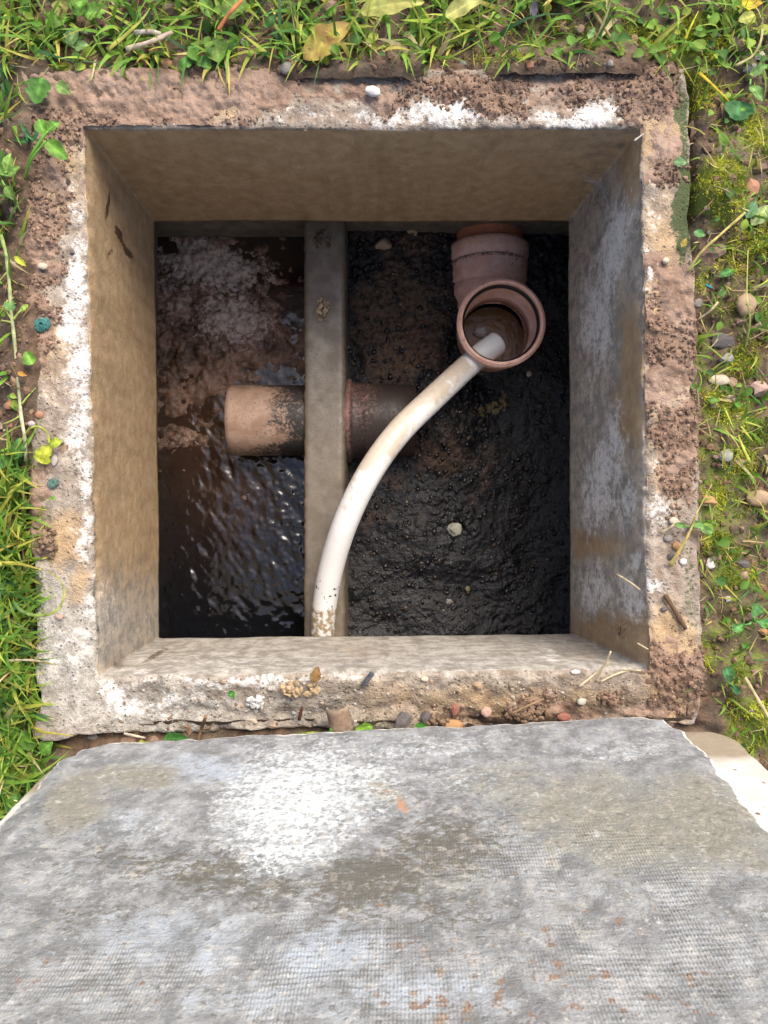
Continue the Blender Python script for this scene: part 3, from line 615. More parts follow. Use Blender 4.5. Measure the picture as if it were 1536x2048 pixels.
# ================================================================== THE LIFTED LID
PA = P(150, 1491, .035); PB = P(1331, 1416, .035)
vup = Vector((-.0214, -.1468, 1)).normalized(); u_ = Vector((PB - PA)); u_.z = 0; u_ = (u_ - vup * u_.dot(vup)).normalized(); nfr = vup.cross(u_)
PW = float(np.linalg.norm(PB - PA)); PH = .60
lidrot = Matrix((u_, nfr, vup)).transposed()
lid = empty('manhole_lid', PA); lid.rotation_euler = lidrot.to_euler()
tag(lid, 'weathered grey concrete lid stood on edge before the opening', 'manhole lid')
def lid_world(c): return c @ np.array(lidrot).T + PA
def mat_lid():
    t = MT('lid_concrete'); o = t.obj()
    n1 = t.noise(7, 5, .6); n2 = t.noise(38, 6, .68, .3); n3 = t.noise(150, 5, .65); n4 = t.noise(480, 3)
    st = t.noise(60, 5, .65, 0, t.obj((1, 1, 2.2), (0, R(25), 0)))
    white = t.attr('white'); dark = t.attr('dark'); blue = t.attr('blue'); olive = t.attr('olive'); weave = t.attr('weave'); rust = t.attr('rust'); edge = t.attr('edge')
    c = t.mix(t.rng(n2, .36, .64), (.15, .155, .162), (.30, .31, .325))
    c = t.mix(t.rng(t.m('ADD', blue, t.m('MULTIPLY', t.m('SUBTRACT', n2, .5), 1.3)), .3, .9), c, (.32, .36, .42))
    c = t.mix(t.rng(t.m('ADD', olive, t.m('MULTIPLY', t.m('SUBTRACT', n2, .5), 1.0)), .35, .8), c, t.mix(n3, (.15, .145, .12), (.27, .265, .23)))
    wm = t.m('ADD', t.m('MULTIPLY', white, .66), t.m('ADD', t.m('MULTIPLY', t.m('SUBTRACT', st, .5), 1.1), t.m('MULTIPLY', t.m('SUBTRACT', t.noise(200, 5, .7), .5), 1.9)))
    c = t.mix(t.m('MULTIPLY', t.rng(wm, .22, .95), .92), c, t.mix(n4, (.52, .57, .61), (.74, .78, .80)))
    dm = t.m('ADD', dark, t.m('ADD', t.m('MULTIPLY', t.m('SUBTRACT', st, .5), 1.6), t.m('MULTIPLY', t.m('SUBTRACT', n3, .5), 1.3)))
    c = t.mix(t.rng(dm, .40, .60, 0, .9), c, t.mix(n2, (.075, .07, .06), (.14, .13, .11)))
    c = t.mix(t.m('MULTIPLY', t.rng(t.noise(55, 6, .75, .2), .54, .66), .55), c, (.15, .14, .125))
    c = t.mix(t.m('MULTIPLY', t.rng(n3, .55, .66), .55), c, (.13, .125, .115))
    c = t.mix(t.m('MULTIPLY', t.rng(t.noise(75, 6, .75, .2), .57, .68), .5), c, (.50, .53, .56))
    c = t.mix(t.m('MULTIPLY', t.rng(t.noise(190, 4, .7), .58, .68), .4), c, (.47, .49, .51))
    fk = t.noise(115, 4, .72, .3, t.obj((1, 1, 1.5))); c = t.mix(t.m('MULTIPLY', t.rng(t.m('ADD', fk, t.m('MULTIPLY', dark, .24)), .57, .65), .62), c, (.10, .095, .085))
    fk2 = t.noise(150, 4, .7, .3); c = t.mix(t.m('MULTIPLY', t.rng(t.m('ADD', fk2, t.m('MULTIPLY', olive, .10)), .60, .70), .25), c, (.36, .31, .25))
    c = t.mix(t.m('MULTIPLY', t.rng(t.vor(85), .10, .2, .7, 0), t.rng(t.noise(19, 2), .5, .62)), c, (.14, .12, .10))
    fl = t.m('MULTIPLY', t.rng(t.noise(95, 4, .6), .54, .62), t.rng(n2, .40, .55))
    c = t.mix(t.m('MULTIPLY', fl, .28), c, (.47, .43, .37))
    rm = t.m('ADD', rust, t.m('ADD', t.m('MULTIPLY', t.m('SUBTRACT', t.noise(85, 4, .6, .4), .5), 2.6), t.m('MULTIPLY', t.m('SUBTRACT', n3, .5), .6)))
    c = t.mix(t.m('MULTIPLY', t.rng(rm, .60, .74), .85), c, t.mix(n3, (.14, .085, .055), (.25, .17, .12)))
    ru2 = t.attr('orange'); c = t.mix(t.m('MULTIPLY', t.rng(t.m('ADD', ru2, t.m('MULTIPLY', t.m('SUBTRACT', n3, .5), 1.6)), .45, .9), .7), c, (.46, .23, .12))
    c = t.mix(t.rng(t.m('ADD', edge, t.m('MULTIPLY', t.m('SUBTRACT', n3, .5), .8)), .5, .75), c, (.74, .71, .65))
    # moulded cloth weave: staggered small cells
    sep = t.N.new('ShaderNodeSeparateXYZ'); t.L.new(o, sep.inputs[0])
    wv = t.m('MULTIPLY', t.m('SUBTRACT', t.noise(30, 2), .5), .8)
    u = t.m('ADD', t.m('MULTIPLY', sep.outputs[0], 2 * math.pi / .0044), wv); v = t.m('ADD', t.m('MULTIPLY', sep.outputs[2], 2 * math.pi / .0088), wv)
    cell = t.m('MULTIPLY', t.m('SINE', t.m('ADD', u, v)), t.m('SINE', t.m('SUBTRACT', u, v)))
    wmask = t.m('MULTIPLY', weave, t.rng(t.noise(16, 4), .42, .6, .1, 1))
    c = t.mix(t.m('MULTIPLY', t.m('MULTIPLY', t.rng(cell, -.1, .9), wmask), .24), c, (.66, .69, .70))
    h = t.m('ADD', t.m('MULTIPLY', n3, .9), t.m('MULTIPLY', n4, .5)); nrm = t.bump(h, .55, .003)
    nrm = t.bump(t.m('MULTIPLY', cell, wmask), .38, .0010, nrm)
    return t.out(c, t.rng(n2, .35, .65, .7, .5), nrm, .4)
NU, NV = 190, 190
uu = np.linspace(0, 1, NU); vv = np.linspace(0, 1, NV) ** 1.15
Ug, Vg = np.meshgrid(uu, vv); Xl, Zl = Ug * PW, Vg * PH
de = np.minimum(np.minimum(Xl, PW - Xl), np.minimum(Zl, PH - Zl))
# broken outline: pull border points in and out along the edge normal
ex = .0032 * fbm(Zl * 22, Xl * 2, 0, 5, 121) + .0028 * fbm(Zl * 70, Xl * 3, 0, 3, 122); ez = -.0085 + .0020 * fbm(Xl * 16, Zl * 2, 0, 4, 123) + .0016 * fbm(Xl * 70, 0 * Zl, 0, 3, 124)
wX = np.exp(-np.minimum(Xl, PW - Xl) / .02); wZ = np.exp(-np.minimum(Zl, PH - Zl) / .02)
Xf, Zf = Xl + ex * wX, Zl + ez * wZ + .010 * np.exp(-(np.hypot(Xl, Zl) / .02) ** 2) + .012 * np.exp(-(np.hypot(Xl - PW, Zl) / .022) ** 2)
Xf = Xf + .008 * np.exp(-(np.hypot(Xl, Zl) / .02) ** 2) - .010 * np.exp(-(np.hypot(Xl - PW, Zl) / .022) ** 2)
chipw = .004 + .004 * (fbm(Xl * 40, Zl * 40, 0, 3, 125) + .6)
Yf = .0007 * fbm(Xl * 70, Zl * 70, 0, 4, 126) + .0012 * fbm(Xl * 12, Zl * 12, 0, 3, 127) - .0035 * np.exp(-(de / np.maximum(chipw, .0015)) ** 1.5)
front = np.stack([Xf, Yf, Zf], -1)
bi = [(0, i) for i in range(NU)] + [(j, NU - 1) for j in range(1, NV)] + [(NV - 1, i) for i in range(NU - 2, -1, -1)] + [(j, 0) for j in range(NV - 2, 0, -1)]
bidx = np.array([j * NU + i for j, i in bi]); nbp = len(bidx); fv = front.reshape(-1, 3)
rings = []; 
for k, dy in enumerate((-.009, -.016, -.024, -.0325)):
    r_ = fv[bidx].copy(); r_[:, 1] = dy; cvec = np.array([PW / 2, 0, PH / 2]) - r_; cvec[:, 1] = 0
    r_ += cvec / np.linalg.norm(cvec, axis=1)[:, None] * (-.0012 + .0025 * fbm(r_[:, 0] * 60, r_[:, 2] * 60, r_[:, 1] * 60 + k, 3, 128))[:, None]; rings.append(r_)
V = np.r_[fv, np.concatenate(rings)]
Fq = [grid_faces(NV, NU)[:, ::-1]]
prev = bidx
for k in range(4):
    cur = len(fv) + k * nbp + np.arange(nbp)
    Fq.append(np.stack([prev, cur, np.roll(cur, -1), np.roll(prev, -1)], -1)[:, ::-1]); prev = cur
me = mesh_from('raised_panel', V, np.concatenate(Fq))
wp = lid_world(V); lx, ly = topx(wp[:, 0], wp[:, 1], np.minimum(wp[:, 2], .6)); wb = 22 * fbm(V[:, 0] * 20, V[:, 2] * 20, 0, 4, 129); lx, ly = lx + wb, ly + .6 * wb
fattr(me, 'white', blobs(lx, ly, [(590, 1600, 170, 110, -25, 1.15), (560, 1700, 150, 70, -10, 1.0), (720, 1560, 120, 70, 0, .8), (900, 1550, 160, 50, 0, .45), (840, 1490, 220, 26, -4, .6), (1250, 1500, 110, 30, -20, .55), (1000, 1480, 120, 24, 0, .4), (300, 1650, 110, 40, 0, .5), (120, 1740, 90, 40, 0, .35), (480, 1760, 80, 30, 0, .5), (250, 1560, 80, 16, 10, .35)]))
fattr(me, 'dark', blobs(lx, ly, [(760, 1760, 160, 70, -15, .70), (890, 1700, 150, 80, 0, .62), (420, 1740, 150, 50, 0, .58), (300, 1720, 170, 40, 0, .45), (180, 1830, 120, 40, 0, .36), (860, 1820, 160, 60, 0, .42), (560, 1790, 120, 40, 0, .5), (120, 1660, 100, 60, 0, .2), (1000, 1650, 120, 50, 0, .2)]))
fattr(me, 'blue', blobs(lx, ly, [(420, 1540, 130, 40, 10, .8), (350, 1880, 260, 80, 0, .6), (650, 1900, 160, 80, 0, .75), (850, 1990, 250, 60, 0, .6), (200, 1640, 150, 60, 0, .5), (600, 2000, 500, 60, 0, .5)]))
fattr(me, 'olive', blobs(lx, ly, [(1250, 1650, 320, 130, 10, .75), (1420, 1640, 180, 90, 30, .9), (1000, 1560, 180, 60, 0, .6), (260, 1550, 150, 40, 0, .8), (150, 1600, 110, 60, -40, .8), (900, 1760, 160, 90, 0, .5), (1200, 1850, 320, 90, 0, .4), (760, 1575, 50, 20, 25, .9)]))
fattr(me, 'weave', blobs(lx, ly, [(1250, 1830, 320, 170, 15, 1), (640, 1920, 180, 120, 0, 1), (280, 1960, 340, 110, 0, .9), (1000, 2030, 700, 120, 0, .6), (1450, 2000, 300, 250, 0, .6)]))
fattr(me, 'rust', blobs(lx, ly, [(1000, 1950, 420, 120, 10, .42), (900, 2030, 300, 60, 0, .5), (150, 1980, 250, 100, 0, .36), (1350, 2000, 300, 120, 0, .32), (1100, 1830, 250, 90, 10, .3), (700, 2100, 900, 100, 0, .4)]))
fattr(me, 'orange', blobs(lx, ly, [(795, 1605, 26, 18, 40, .85), (840, 1650, 40, 16, 45, .5), (760, 1575, 30, 12, 20, .5), (880, 1990, 60, 30, 30, .4)]))
eg = np.r_[np.exp(-(de / .0045) ** 2).reshape(-1), np.tile(np.full(nbp, 1.0), 4)]; fattr(me, 'edge', eg * np.r_[(.75 + 0 * de).reshape(-1), np.ones(4 * nbp)])
add('raised_panel', me, mat_lid(), lid, loc=(0, 0, 0))
def mat_flange():
    t = MT('flange_concrete'); n = t.noise(30, 5, .6); n2 = t.noise(160, 5, .65); d = t.attr('muddy')
    c = t.mix(t.rng(n, .35, .65), (.50, .485, .455), (.63, .615, .585)); c = t.mix(t.rng(n2, .6, .72, 0, .5), c, (.42, .39, .35))
    c = t.mix(t.rng(t.m('ADD', d, t.m('MULTIPLY', t.m('SUBTRACT', n, .5), .6)), .25, .8), c, t.mix(n2, (.20, .16, .115), (.34, .29, .22)))
    c = t.mix(t.m('MULTIPLY', t.rng(t.vor(70), .1, .2, 1, 0), t.rng(t.noise(24, 2), .52, .6)), c, (.10, .05, .03))
    return t.out(c, .6, t.bump(n2, .35, .0015))
FX0, FX1, FZ0, FZ1, RC = -.040, PW + .068, -.031, PH + .035, .030
out = []
for (cx, cz, a0) in ((FX0 + RC, FZ0 + RC, 180), (FX1 - RC, FZ0 + RC, 270), (FX1 - RC, FZ1 - RC, 0), (FX0 + RC, FZ1 - RC, 90)):
    out += [(cx + RC * math.cos(R(a0 + q)), cz + RC * math.sin(R(a0 + q))) for q in np.linspace(0, 90, 9)]
ol = []
for i in range(len(out)):
    a, b = np.array(out[i]), np.array(out[(i + 1) % len(out)]); n = max(1, int(np.hypot(*(b - a)) / .012))
    ol += [a + (b - a) * k / n for k in range(n)]
ol = np.array(ol); cen2 = np.array([(FX0 + FX1) / 2, (FZ0 + FZ1) / 2]); dn = (cen2 - ol) / np.linalg.norm(cen2 - ol, axis=1)[:, None]
def fr_ring(ins, y): q = ol + dn * ins; return np.c_[q[:, 0], np.full(len(q), y), q[:, 1]]
rs = [fr_ring(s_, y) for s_, y in [(.30, -.0325), (.14, -.0325), (.10, -.0325), (.07, -.0325), (.05, -.0325), (.03, -.0325), (.015, -.0325), (.003, -.0325), (.0008, -.0335), (0, -.036), (0, -.066), (.002, -.070), (.1, -.070), (.3, -.070)]]
V = np.concatenate(rs); V[:, 1] += .0006 * fbm(V[:, 0] * 30, V[:, 2] * 30, 0, 3, 131); V[:, [0, 2]] += (.0015 * fbm(V[:, 0] * 40, V[:, 2] * 40, 0, 3, 132))[:, None]
ff = [tuple(f) for f in grid_faces(len(rs), len(ol), wrap=True)] + [tuple(range(len(ol) - 1, -1, -1)), tuple((len(rs) - 1) * len(ol) + np.arange(len(ol)))]
me = mesh_from('flange', V, ff); fattr(me, 'muddy', 1.05 * sstep(.10, .0, V[:, 2] + .02 * fbm(V[:, 0] * 25, V[:, 2] * 25, 0, 3, 133))); add('flange', me, mat_flange(), lid, loc=(0, 0, 0))

# ================================================================== STONES AND LITTER
def stone_mesh(name, seed, sharp=False, sub=3):
    v, f = ico(sub); rs_ = np.random.default_rng(seed)
    if sharp:
        for _ in range(9):                                       # broken faces: cut with planes
            n = rs_.standard_normal(3); n /= np.linalg.norm(n); d = rs_.uniform(.45, .8); s_ = v @ n; v = v - np.maximum(0, s_ - d)[:, None] * n
    v = v * (1 + .22 * fbm(v[:, 0] * 1.1 + seed, v[:, 1] * 1.1, v[:, 2] * 1.1, 3, seed) + (.05 if sharp else .03) * fbm(v[:, 0] * 4 + seed, v[:, 1] * 4, v[:, 2] * 4, 2, seed + 3))[:, None]
    return mesh_from(name, v, f, not sharp)
SM = {False: [stone_mesh('pebble', s) for s in range(5)], True: [stone_mesh('broken_stone', s + 20, True, 2) for s in range(5)]}
STC = {'cream': ((.50, .42, .31), (.66, .58, .46)), 'white': ((.62, .60, .57), (.80, .78, .76)), 'tan': ((.33, .22, .13), (.47, .34, .22)), 'orange': ((.38, .19, .07), (.52, .30, .13)), 'terracotta': ((.36, .15, .085), (.47, .23, .14)),
       'pink': ((.42, .26, .21), (.55, .38, .32)), 'brown': ((.17, .105, .07), (.28, .185, .13)), 'grey': ((.20, .19, .18), (.33, .32, .30)), 'slate': ((.035, .037, .045), (.11, .115, .13)), 'lilac': ((.38, .33, .36), (.54, .49, .50)), 'olive': ((.17, .15, .075), (.28, .25, .13)), 'palegreen': ((.38, .40, .31), (.55, .56, .47)), 'red': ((.22, .06, .045), (.34, .12, .09))}
STM = {k: mat_stone('stone_' + k, *v, rough=.4 if k == 'slate' else .65) for k, v in STC.items()}
def surf_z(px, py):
    x, y, _ = P(px, py, 0.0); xa, ya = np.array([x]), np.array([y])
    return float(rim_z(xa, ya)[0]) if in_quad(xa, ya, oq)[0] > 0 else float(ground_z(xa, ya)[0])
def mud_top(px, py):
    x, y, _ = P(px, py, 0.0)
    if in_quad(np.array([x]), np.array([y]), oq)[0] <= 0: return 0.0
    return .006 * float(boxes(np.array([px]), np.array([py]), MUDBOX, 16)[0])
cnt = [0]
def stone(px, py, wpx, hpx, rot, col, label, sharp=False, z=None, flat=.6, name=None, cat=None, bury=.62):
    cnt[0] += 1; z0 = (surf_z(px, py) + mud_top(px, py)) if z is None else z
    d = (CAM_H - z0) / FPX; sx, sy = wpx * d / 2, hpx * d / 2; sz = min(sx, sy) * flat * 1.2
    src = SM[sharp][cnt[0] % 5]; me = src.copy(); me.materials.clear(); me.materials.append(STM[col])
    o = add(name or ('stone' if sharp else 'pebble'), me, None); p = P(px, py, z0 + sz * (1 - bury)); o.location = p
    o.rotation_euler = (0, 0, R(-rot)); o.scale = (sx, sy, sz); tag(o, label, cat or ('stone' if sharp else 'pebble')); return o
ST = [  # px, py, width, height, turn, colour, label, broken?
 (745, 183, 30, 22, 20, 'white', 'small white pebble on the mud at the far rim', False),
 (140, 68, 30, 40, -15, 'brown', 'smooth brown pebble among grass beyond the far left corner', False),
 (345, 18, 44, 34, 0, 'pink', 'pinkish lump of stone at the top edge among grass', True),
 (287, 124, 20, 24, 0, 'terracotta', 'small terracotta stone left of the orange pebble at the grass edge', True),
 (333, 127, 22, 20, 0, 'orange', 'small orange pebble at the grass edge beside a terracotta stone', False),
 (572, 137, 22, 26, 10, 'grey', 'grey pebble half sunk in mud under the yellow leaf', False),
 (660, 20, 34, 40, 30, 'brown', 'brown knobbly stone behind the yellowing leaf', True),
 (1133, 54, 24, 24, 0, 'pink', 'pink pebble in the moss above the far rim', False),
 (1161, 60, 16, 20, 0, 'tan', 'tan pebble just right of the pink one above the far rim', False),
 (1475, 88, 30, 34, 0, 'pink', 'pale pink pebble in the top right grass', False),
 (1518, 112, 24, 18, -20, 'white', 'white chip of stone near the top right edge', True),
 (1504, 140, 34, 26, 0, 'grey', 'grey stone below the white chip at top right', True),
 (1393, 262, 38, 66, 5, 'brown', 'mossy brown stone standing against the right crevice', True),
 (1504, 376, 34, 42, 20, 'terracotta', 'terracotta stone right of the big moss mound', True),
 (1520, 335, 40, 34, -20, 'brown', 'brown stone above the terracotta one beside the moss mound', True),
 (1425, 503, 58, 34, -12, 'brown', 'flat brown stone below the big moss mound', True),
 (1491, 608, 36, 42, 15, 'tan', 'tan pebble below the flat brown stone at right', False),
 (1482, 642, 30, 24, 0, 'brown', 'brown stone tucked under the tan pebble at right', True),
 (1446, 681, 54, 36, 10, 'slate', 'dark slate stone with a pale edge in the right grass', True),
 (1452, 717, 28, 30, 0, 'grey', 'grey stone directly below the dark slate one', True),
 (1437, 761, 40, 24, 5, 'cream', 'cream pebble on soil beside the right rim', False),
 (1464, 765, 18, 20, 0, 'tan', 'little tan pebble right of the cream one', False),
 (1522, 778, 48, 46, 0, 'pink', 'large pink stone cut by the right edge of the picture', True),
 (1396, 607, 18, 20, 0, 'grey', 'small grey pebble between right rim and blue scrap', False),
 (1331, 522, 14, 14, 0, 'cream', 'tiny cream pebble at the top of the right mud', False),
 (1451, 911, 27, 30, 30, 'palegreen', 'pale greenish pebble in moss beside the right rim', False),
 (1432, 912, 14, 12, 0, 'pink', 'tiny pink pebble left of the pale greenish one', False),
 (1420, 1003, 42, 32, 20, 'orange', 'orange-brown stone in moss near the right rim', True),
 (1516, 997, 42, 38, 0, 'tan', 'rounded tan stone near the right edge level with the orange-brown one', False),
 (1353, 1093, 18, 20, 0, 'orange', 'ochre pebble lying on the right rim beside dry grass', False),
 (1336, 1077, 16, 15, 0, 'grey', 'grey pebble on the right rim left of the ochre one', False),
 (1347, 1042, 17, 15, 0, 'cream', 'cream pebble on the right rim under a straw', False),
 (1366, 1123, 13, 13, 0, 'white', 'tiny white pebble on the right rim below dry grass', False),
 (1342, 1113, 16, 16, 0, 'slate', 'tiny dark stones clumped on the right rim', True),
 (1419, 1128, 22, 32, -20, 'white', 'white stone against the outside of the right rim', True),
 (1482, 1126, 36, 24, 15, 'slate', 'black stone in the right grass level with the white stone', True),
 (1490, 1153, 20, 28, 0, 'tan', 'tan stone just under the black one in the right grass', True),
 (1458, 1199, 20, 20, 0, 'lilac', 'pale lilac chip of stone in the lower right grass', True),
 (1328, 1219, 11, 12, 0, 'slate', 'dark round speck of stone on the lower right rim', False),
 (1498, 1235, 30, 26, 0, 'brown', 'brown stone in moss lower right', True),
 (1526, 1262, 22, 16, 10, 'orange', 'orange chip near the right edge low down', True),
 (1127, 1434, 26, 16, 0, 'red', 'reddish pebble at the near rim above the lid', False),
 (1163, 1403, 16, 14, 0, 'palegreen', 'pale pebble on the near rim left of crossed straws', False),
 (1151, 1344, 17, 11, 0, 'white', 'whitish pebble at the near inner edge by crossed straws', False),
 (849, 1359, 15, 12, 0, 'cream', 'cream grit stuck to the middle of the near rim', False),
 (954, 1369, 24, 20, 10, 'tan', 'tan crumbly pebble on the near rim', True),
 (972, 1424, 20, 20, 0, 'pink', 'pink pebble on the near rim right of the orange one', False),
 (904, 1451, 38, 28, 10, 'orange', 'orange pebble wedged between near rim and lid', False),
 (910, 1418, 17, 30, -8, 'red', 'red and white chip standing above the orange pebble', True),
 (803, 1443, 50, 40, -35, 'slate', 'dark triangular flint with pale edge on near rim', True),
 (850, 1434, 26, 42, 20, 'slate', 'upright dark flint right of the triangular one', True),
 (507, 1443, 18, 13, 10, 'cream', 'small cream chip low on the near left rim', True),
 (548, 1451, 22, 14, 20, 'tan', 'small tan chip right of the cream chip on near rim', True),
 (79, 830, 15, 16, 0, 'terracotta', 'small terracotta pebble on the left rim by the runner', False),
 (63, 848, 15, 13, 0, 'lilac', 'lilac pebble below the terracotta one on the left rim', False),
 (120, 883, 15, 12, 0, 'grey', 'grey grit above the yellow-green leaf on left rim', True),
 (108, 921, 13, 22, 10, 'lilac', 'lilac elongated pebble right of the yellow-green leaf', False),
 (85, 532, 17, 13, 10, 'cream', 'cream pebble in the mud of the left rim', False),
 (26, 420, 12, 18, -10, 'pink', 'pinkish pebble at the left mud edge', False),
 (119, 1233, 18, 18, 40, 'pink', 'pink square chip inside the curved grass blade', True),
 (72, 1237, 20, 14, 20, 'white', 'white chip under the curved grass blade', True),
 (58, 1019, 17, 15, 0, 'pink', 'pink pebble between grass and left rim', False),
 (36, 1020, 26, 34, 30, 'brown', 'brown chip beside the pink pebble at left', True),
 (4, 1440, 18, 22, 0, 'terracotta', 'bright terracotta chip at the left edge in grass', True),
 (186, 1473, 24, 18, 0, 'grey', 'grey stone in the gap near the lid left corner', True),
 (303, 1481, 36, 26, -20, 'brown', 'brown angular stone in the gap left of centre', True),
 (210, 1498, 20, 16, 10, 'terracotta', 'small terracotta stone in the gap by the lid left corner', True),
 (255, 1484, 30, 24, 0, 'brown', 'dull brown lump between terracotta and angular stones', False),
 (18, 812, 18, 18, 0, 'terracotta', 'terracotta pebble in grass left of the runner', False),
 (145, 505, 9, 9, 0, 'slate', 'black speck of stone at the left inner edge', False),
]
for s_ in ST: stone(*s_)
def sl(px, py): x, y, _ = P(px, py, -.42); return float(sludge_z(np.array([x]), np.array([y]))[0]) + .002
for (px, py, w_, h_, r_, c_, lb, sh) in [(908, 1056, 34, 34, 10, 'palegreen', 'pale stone lying in the black sludge', True), (768, 490, 34, 26, -15, 'tan', 'tan triangular stone in sludge under the far wall', True), (826, 462, 34, 22, 20, 'tan', 'tan stone half hidden by the far wall edge', True),
     (898, 1203, 15, 13, 0, 'grey', 'small whitish stone low in the black sludge', True), (935, 1178, 9, 12, 0, 'olive', 'olive pebble right of the small whitish stone in sludge', False), (1058, 748, 10, 12, 0, 'cream', 'cream grit in sludge under the open socket', False)]:
    stone(px, py, w_, h_, r_, c_, lb, sh, z=sl(px, py))
# crumbly clods
def clod(px, py, w_, h_, col, label, n=40, z=None):
    z0 = surf_z(px, py) if z is None else z; d = CAM_H / FPX; a = rng.uniform(0, 6.28, n); r_ = np.sqrt(rng.random(n))
    x = px + r_ * np.cos(a) * w_ / 2; y = py + r_ * np.sin(a) * h_ / 2; hh = (1 - r_ ** 2) * h_ * d * .32
    base = P(px, py, z0); pos = np.array([P(i, j, z0 + k + .001) for i, j, k in zip(x, y, hh)]) - base
    cc = np.array(col) * rng.uniform(.7, 1.2, (n, 1)); o = scatter('soil_clod', pos, .0014 + .0030 * rng.random(n) ** 1.5, cc, M_CRUMB, 1, .85); o.location = base
    tag(o, label, 'soil clod')
clod(597, 1377, 84, 34, (.40, .29, .17), 'crumbly yellowish mortar clod on the near rim', 60)
clod(512, 1403, 34, 28, (.50, .50, .48), 'pale grey mortar clod left of the yellowish one', 26)
clod(1052, 1427, 84, 36, (.20, .13, .085), 'brown worm-cast clod under a twig on near rim', 70)
clod(875, 1445, 46, 24, (.17, .11, .07), 'dark soil clod between flint and orange pebble', 34)
clod(1225, 1395, 60, 30, (.22, .14, .095), 'muddy clod at the near right inner corner', 40)
clod(645, 620, 28, 52, (.44, .33, .20), 'dry tan crust on top of the divider', 40, z=DIVZ - .003)
clod(645, 480, 46, 50, (.12, .075, .045), 'dark dirt patch on the far end of the divider', 44, z=DIVZ - .005)
clod(90, 1085, 46, 70, (.20, .13, .085), 'rooty soil clod on the left rim', 60)

# ================================================================== PLANTS
GREENS = np.array([(.105, .23, .03), (.16, .29, .038), (.25, .35, .05), (.065, .155, .032), (.36, .40, .07), (.055, .14, .055), (.50, .42, .10), (.55, .46, .24)])
def leaf_grid(L, W, shape='oval', cup=.12, droop=.15, nu=19, nv=11):
    u = np.linspace(0, 1, nu); v = np.linspace(-1, 1, nv); U, Vv = np.meshgrid(u, v, indexing='ij')
    prof = {'oval': np.sin(np.pi * U ** .8) ** .75, 'round': np.sqrt(np.maximum(0, 1 - (2 * U - 1) ** 2)), 'long': np.sin(np.pi * U ** .7) ** .6 * (1 - .25 * U), 'heart': np.sqrt(np.maximum(0, 1 - (2 * U - 1) ** 2)) * (.75 + .5 * U), 'strip': (1 - U) ** .35 * np.minimum(1, U * 8 + .35)}[shape]
    x = U * L; y = Vv * prof * W / 2; z = cup * W * (Vv ** 2) * prof - droop * L * (U - .45) ** 2
    if shape == 'heart': x = x - .12 * L * np.exp(-(Vv / .35) ** 2) * sstep(.7, 1, U)
    return np.stack([x, y, z], -1).reshape(-1, 3), grid_faces(nu, nv)
def leaf_obj(name, L, W, ang, col, shape, origin, parent=None, tilt=0.0, cup=.12, droop=.15, wear=.0, seed=0, roll=0.0):
    v, f = leaf_grid(L, W, shape, cup, droop)
    v[:, 2] += .10 * W * fbm(v[:, 0] / W * 1.6 + seed, v[:, 1] / W * 1.6, 0, 3, seed); v[:, 1] *= 1 + .16 * fbm(v[:, 0] / L * 6 + seed, np.sign(v[:, 1]), 0, 2, seed)
    M_ = Matrix.Rotation(R(ang), 3, 'Z') @ Matrix.Rotation(-R(tilt), 3, 'Y') @ Matrix.Rotation(R(roll), 3, 'X')
    v2 = v @ np.array(M_).T; me = mesh_from(name, v2, f)
    u = v[:, 0] / L; mid = np.exp(-(v[:, 1] / (W * .05)) ** 2); vein = np.maximum(0, np.sin(u * 34 - np.abs(v[:, 1]) / W * 22)) ** 4; c = np.array(col)[None] * (.9 + .45 * mid + .22 * vein + .35 * fbm(v[:, 0] * 150 + seed, v[:, 1] * 150, 0, 3, seed + 2))[:, None]; c = np.maximum(c, .01)
    br = np.clip(wear * (.5 + fbm(v[:, 0] * 90 + seed, v[:, 1] * 90, 0, 3, seed + 5)), 0, 1)[:, None]; c = c * (1 - br) + np.array((.36, .22, .07)) * br
    cattr(me, 'Col', c); o = add(name, me, M_LEAF)
    if parent is not None: o.parent = parent; o.location = Vector(origin) - parent.location
    else: o.location = origin
    return o
def single_leaf(px, py, Lp, Wp, ang, col, shape, label, name='fallen_leaf', cat='leaf', z=None, tilt=3, wear=0.0, cup=.12, droop=.2, roll=0):
    z0 = (surf_z(px, py) + mud_top(px, py) + .004) if z is None else z; d = (CAM_H - z0) / FPX; L, W = Lp * d, Wp * d
    c = P(px, py, z0 + .004); o = c - np.array([math.cos(R(ang)), math.sin(R(ang)), 0]) * L / 2
    ob = leaf_obj(name, L, W, ang, col, shape, o, None, tilt, cup, droop, wear, int(px + py) % 97, roll); tag(ob, label, cat); return ob
LG, MG, DG, LM, YG, YE, TA = (.20, .34, .06), (.115, .25, .035), (.05, .14, .03), (.40, .48, .09), (.52, .50, .05), (.62, .47, .03), (.45, .30, .11)
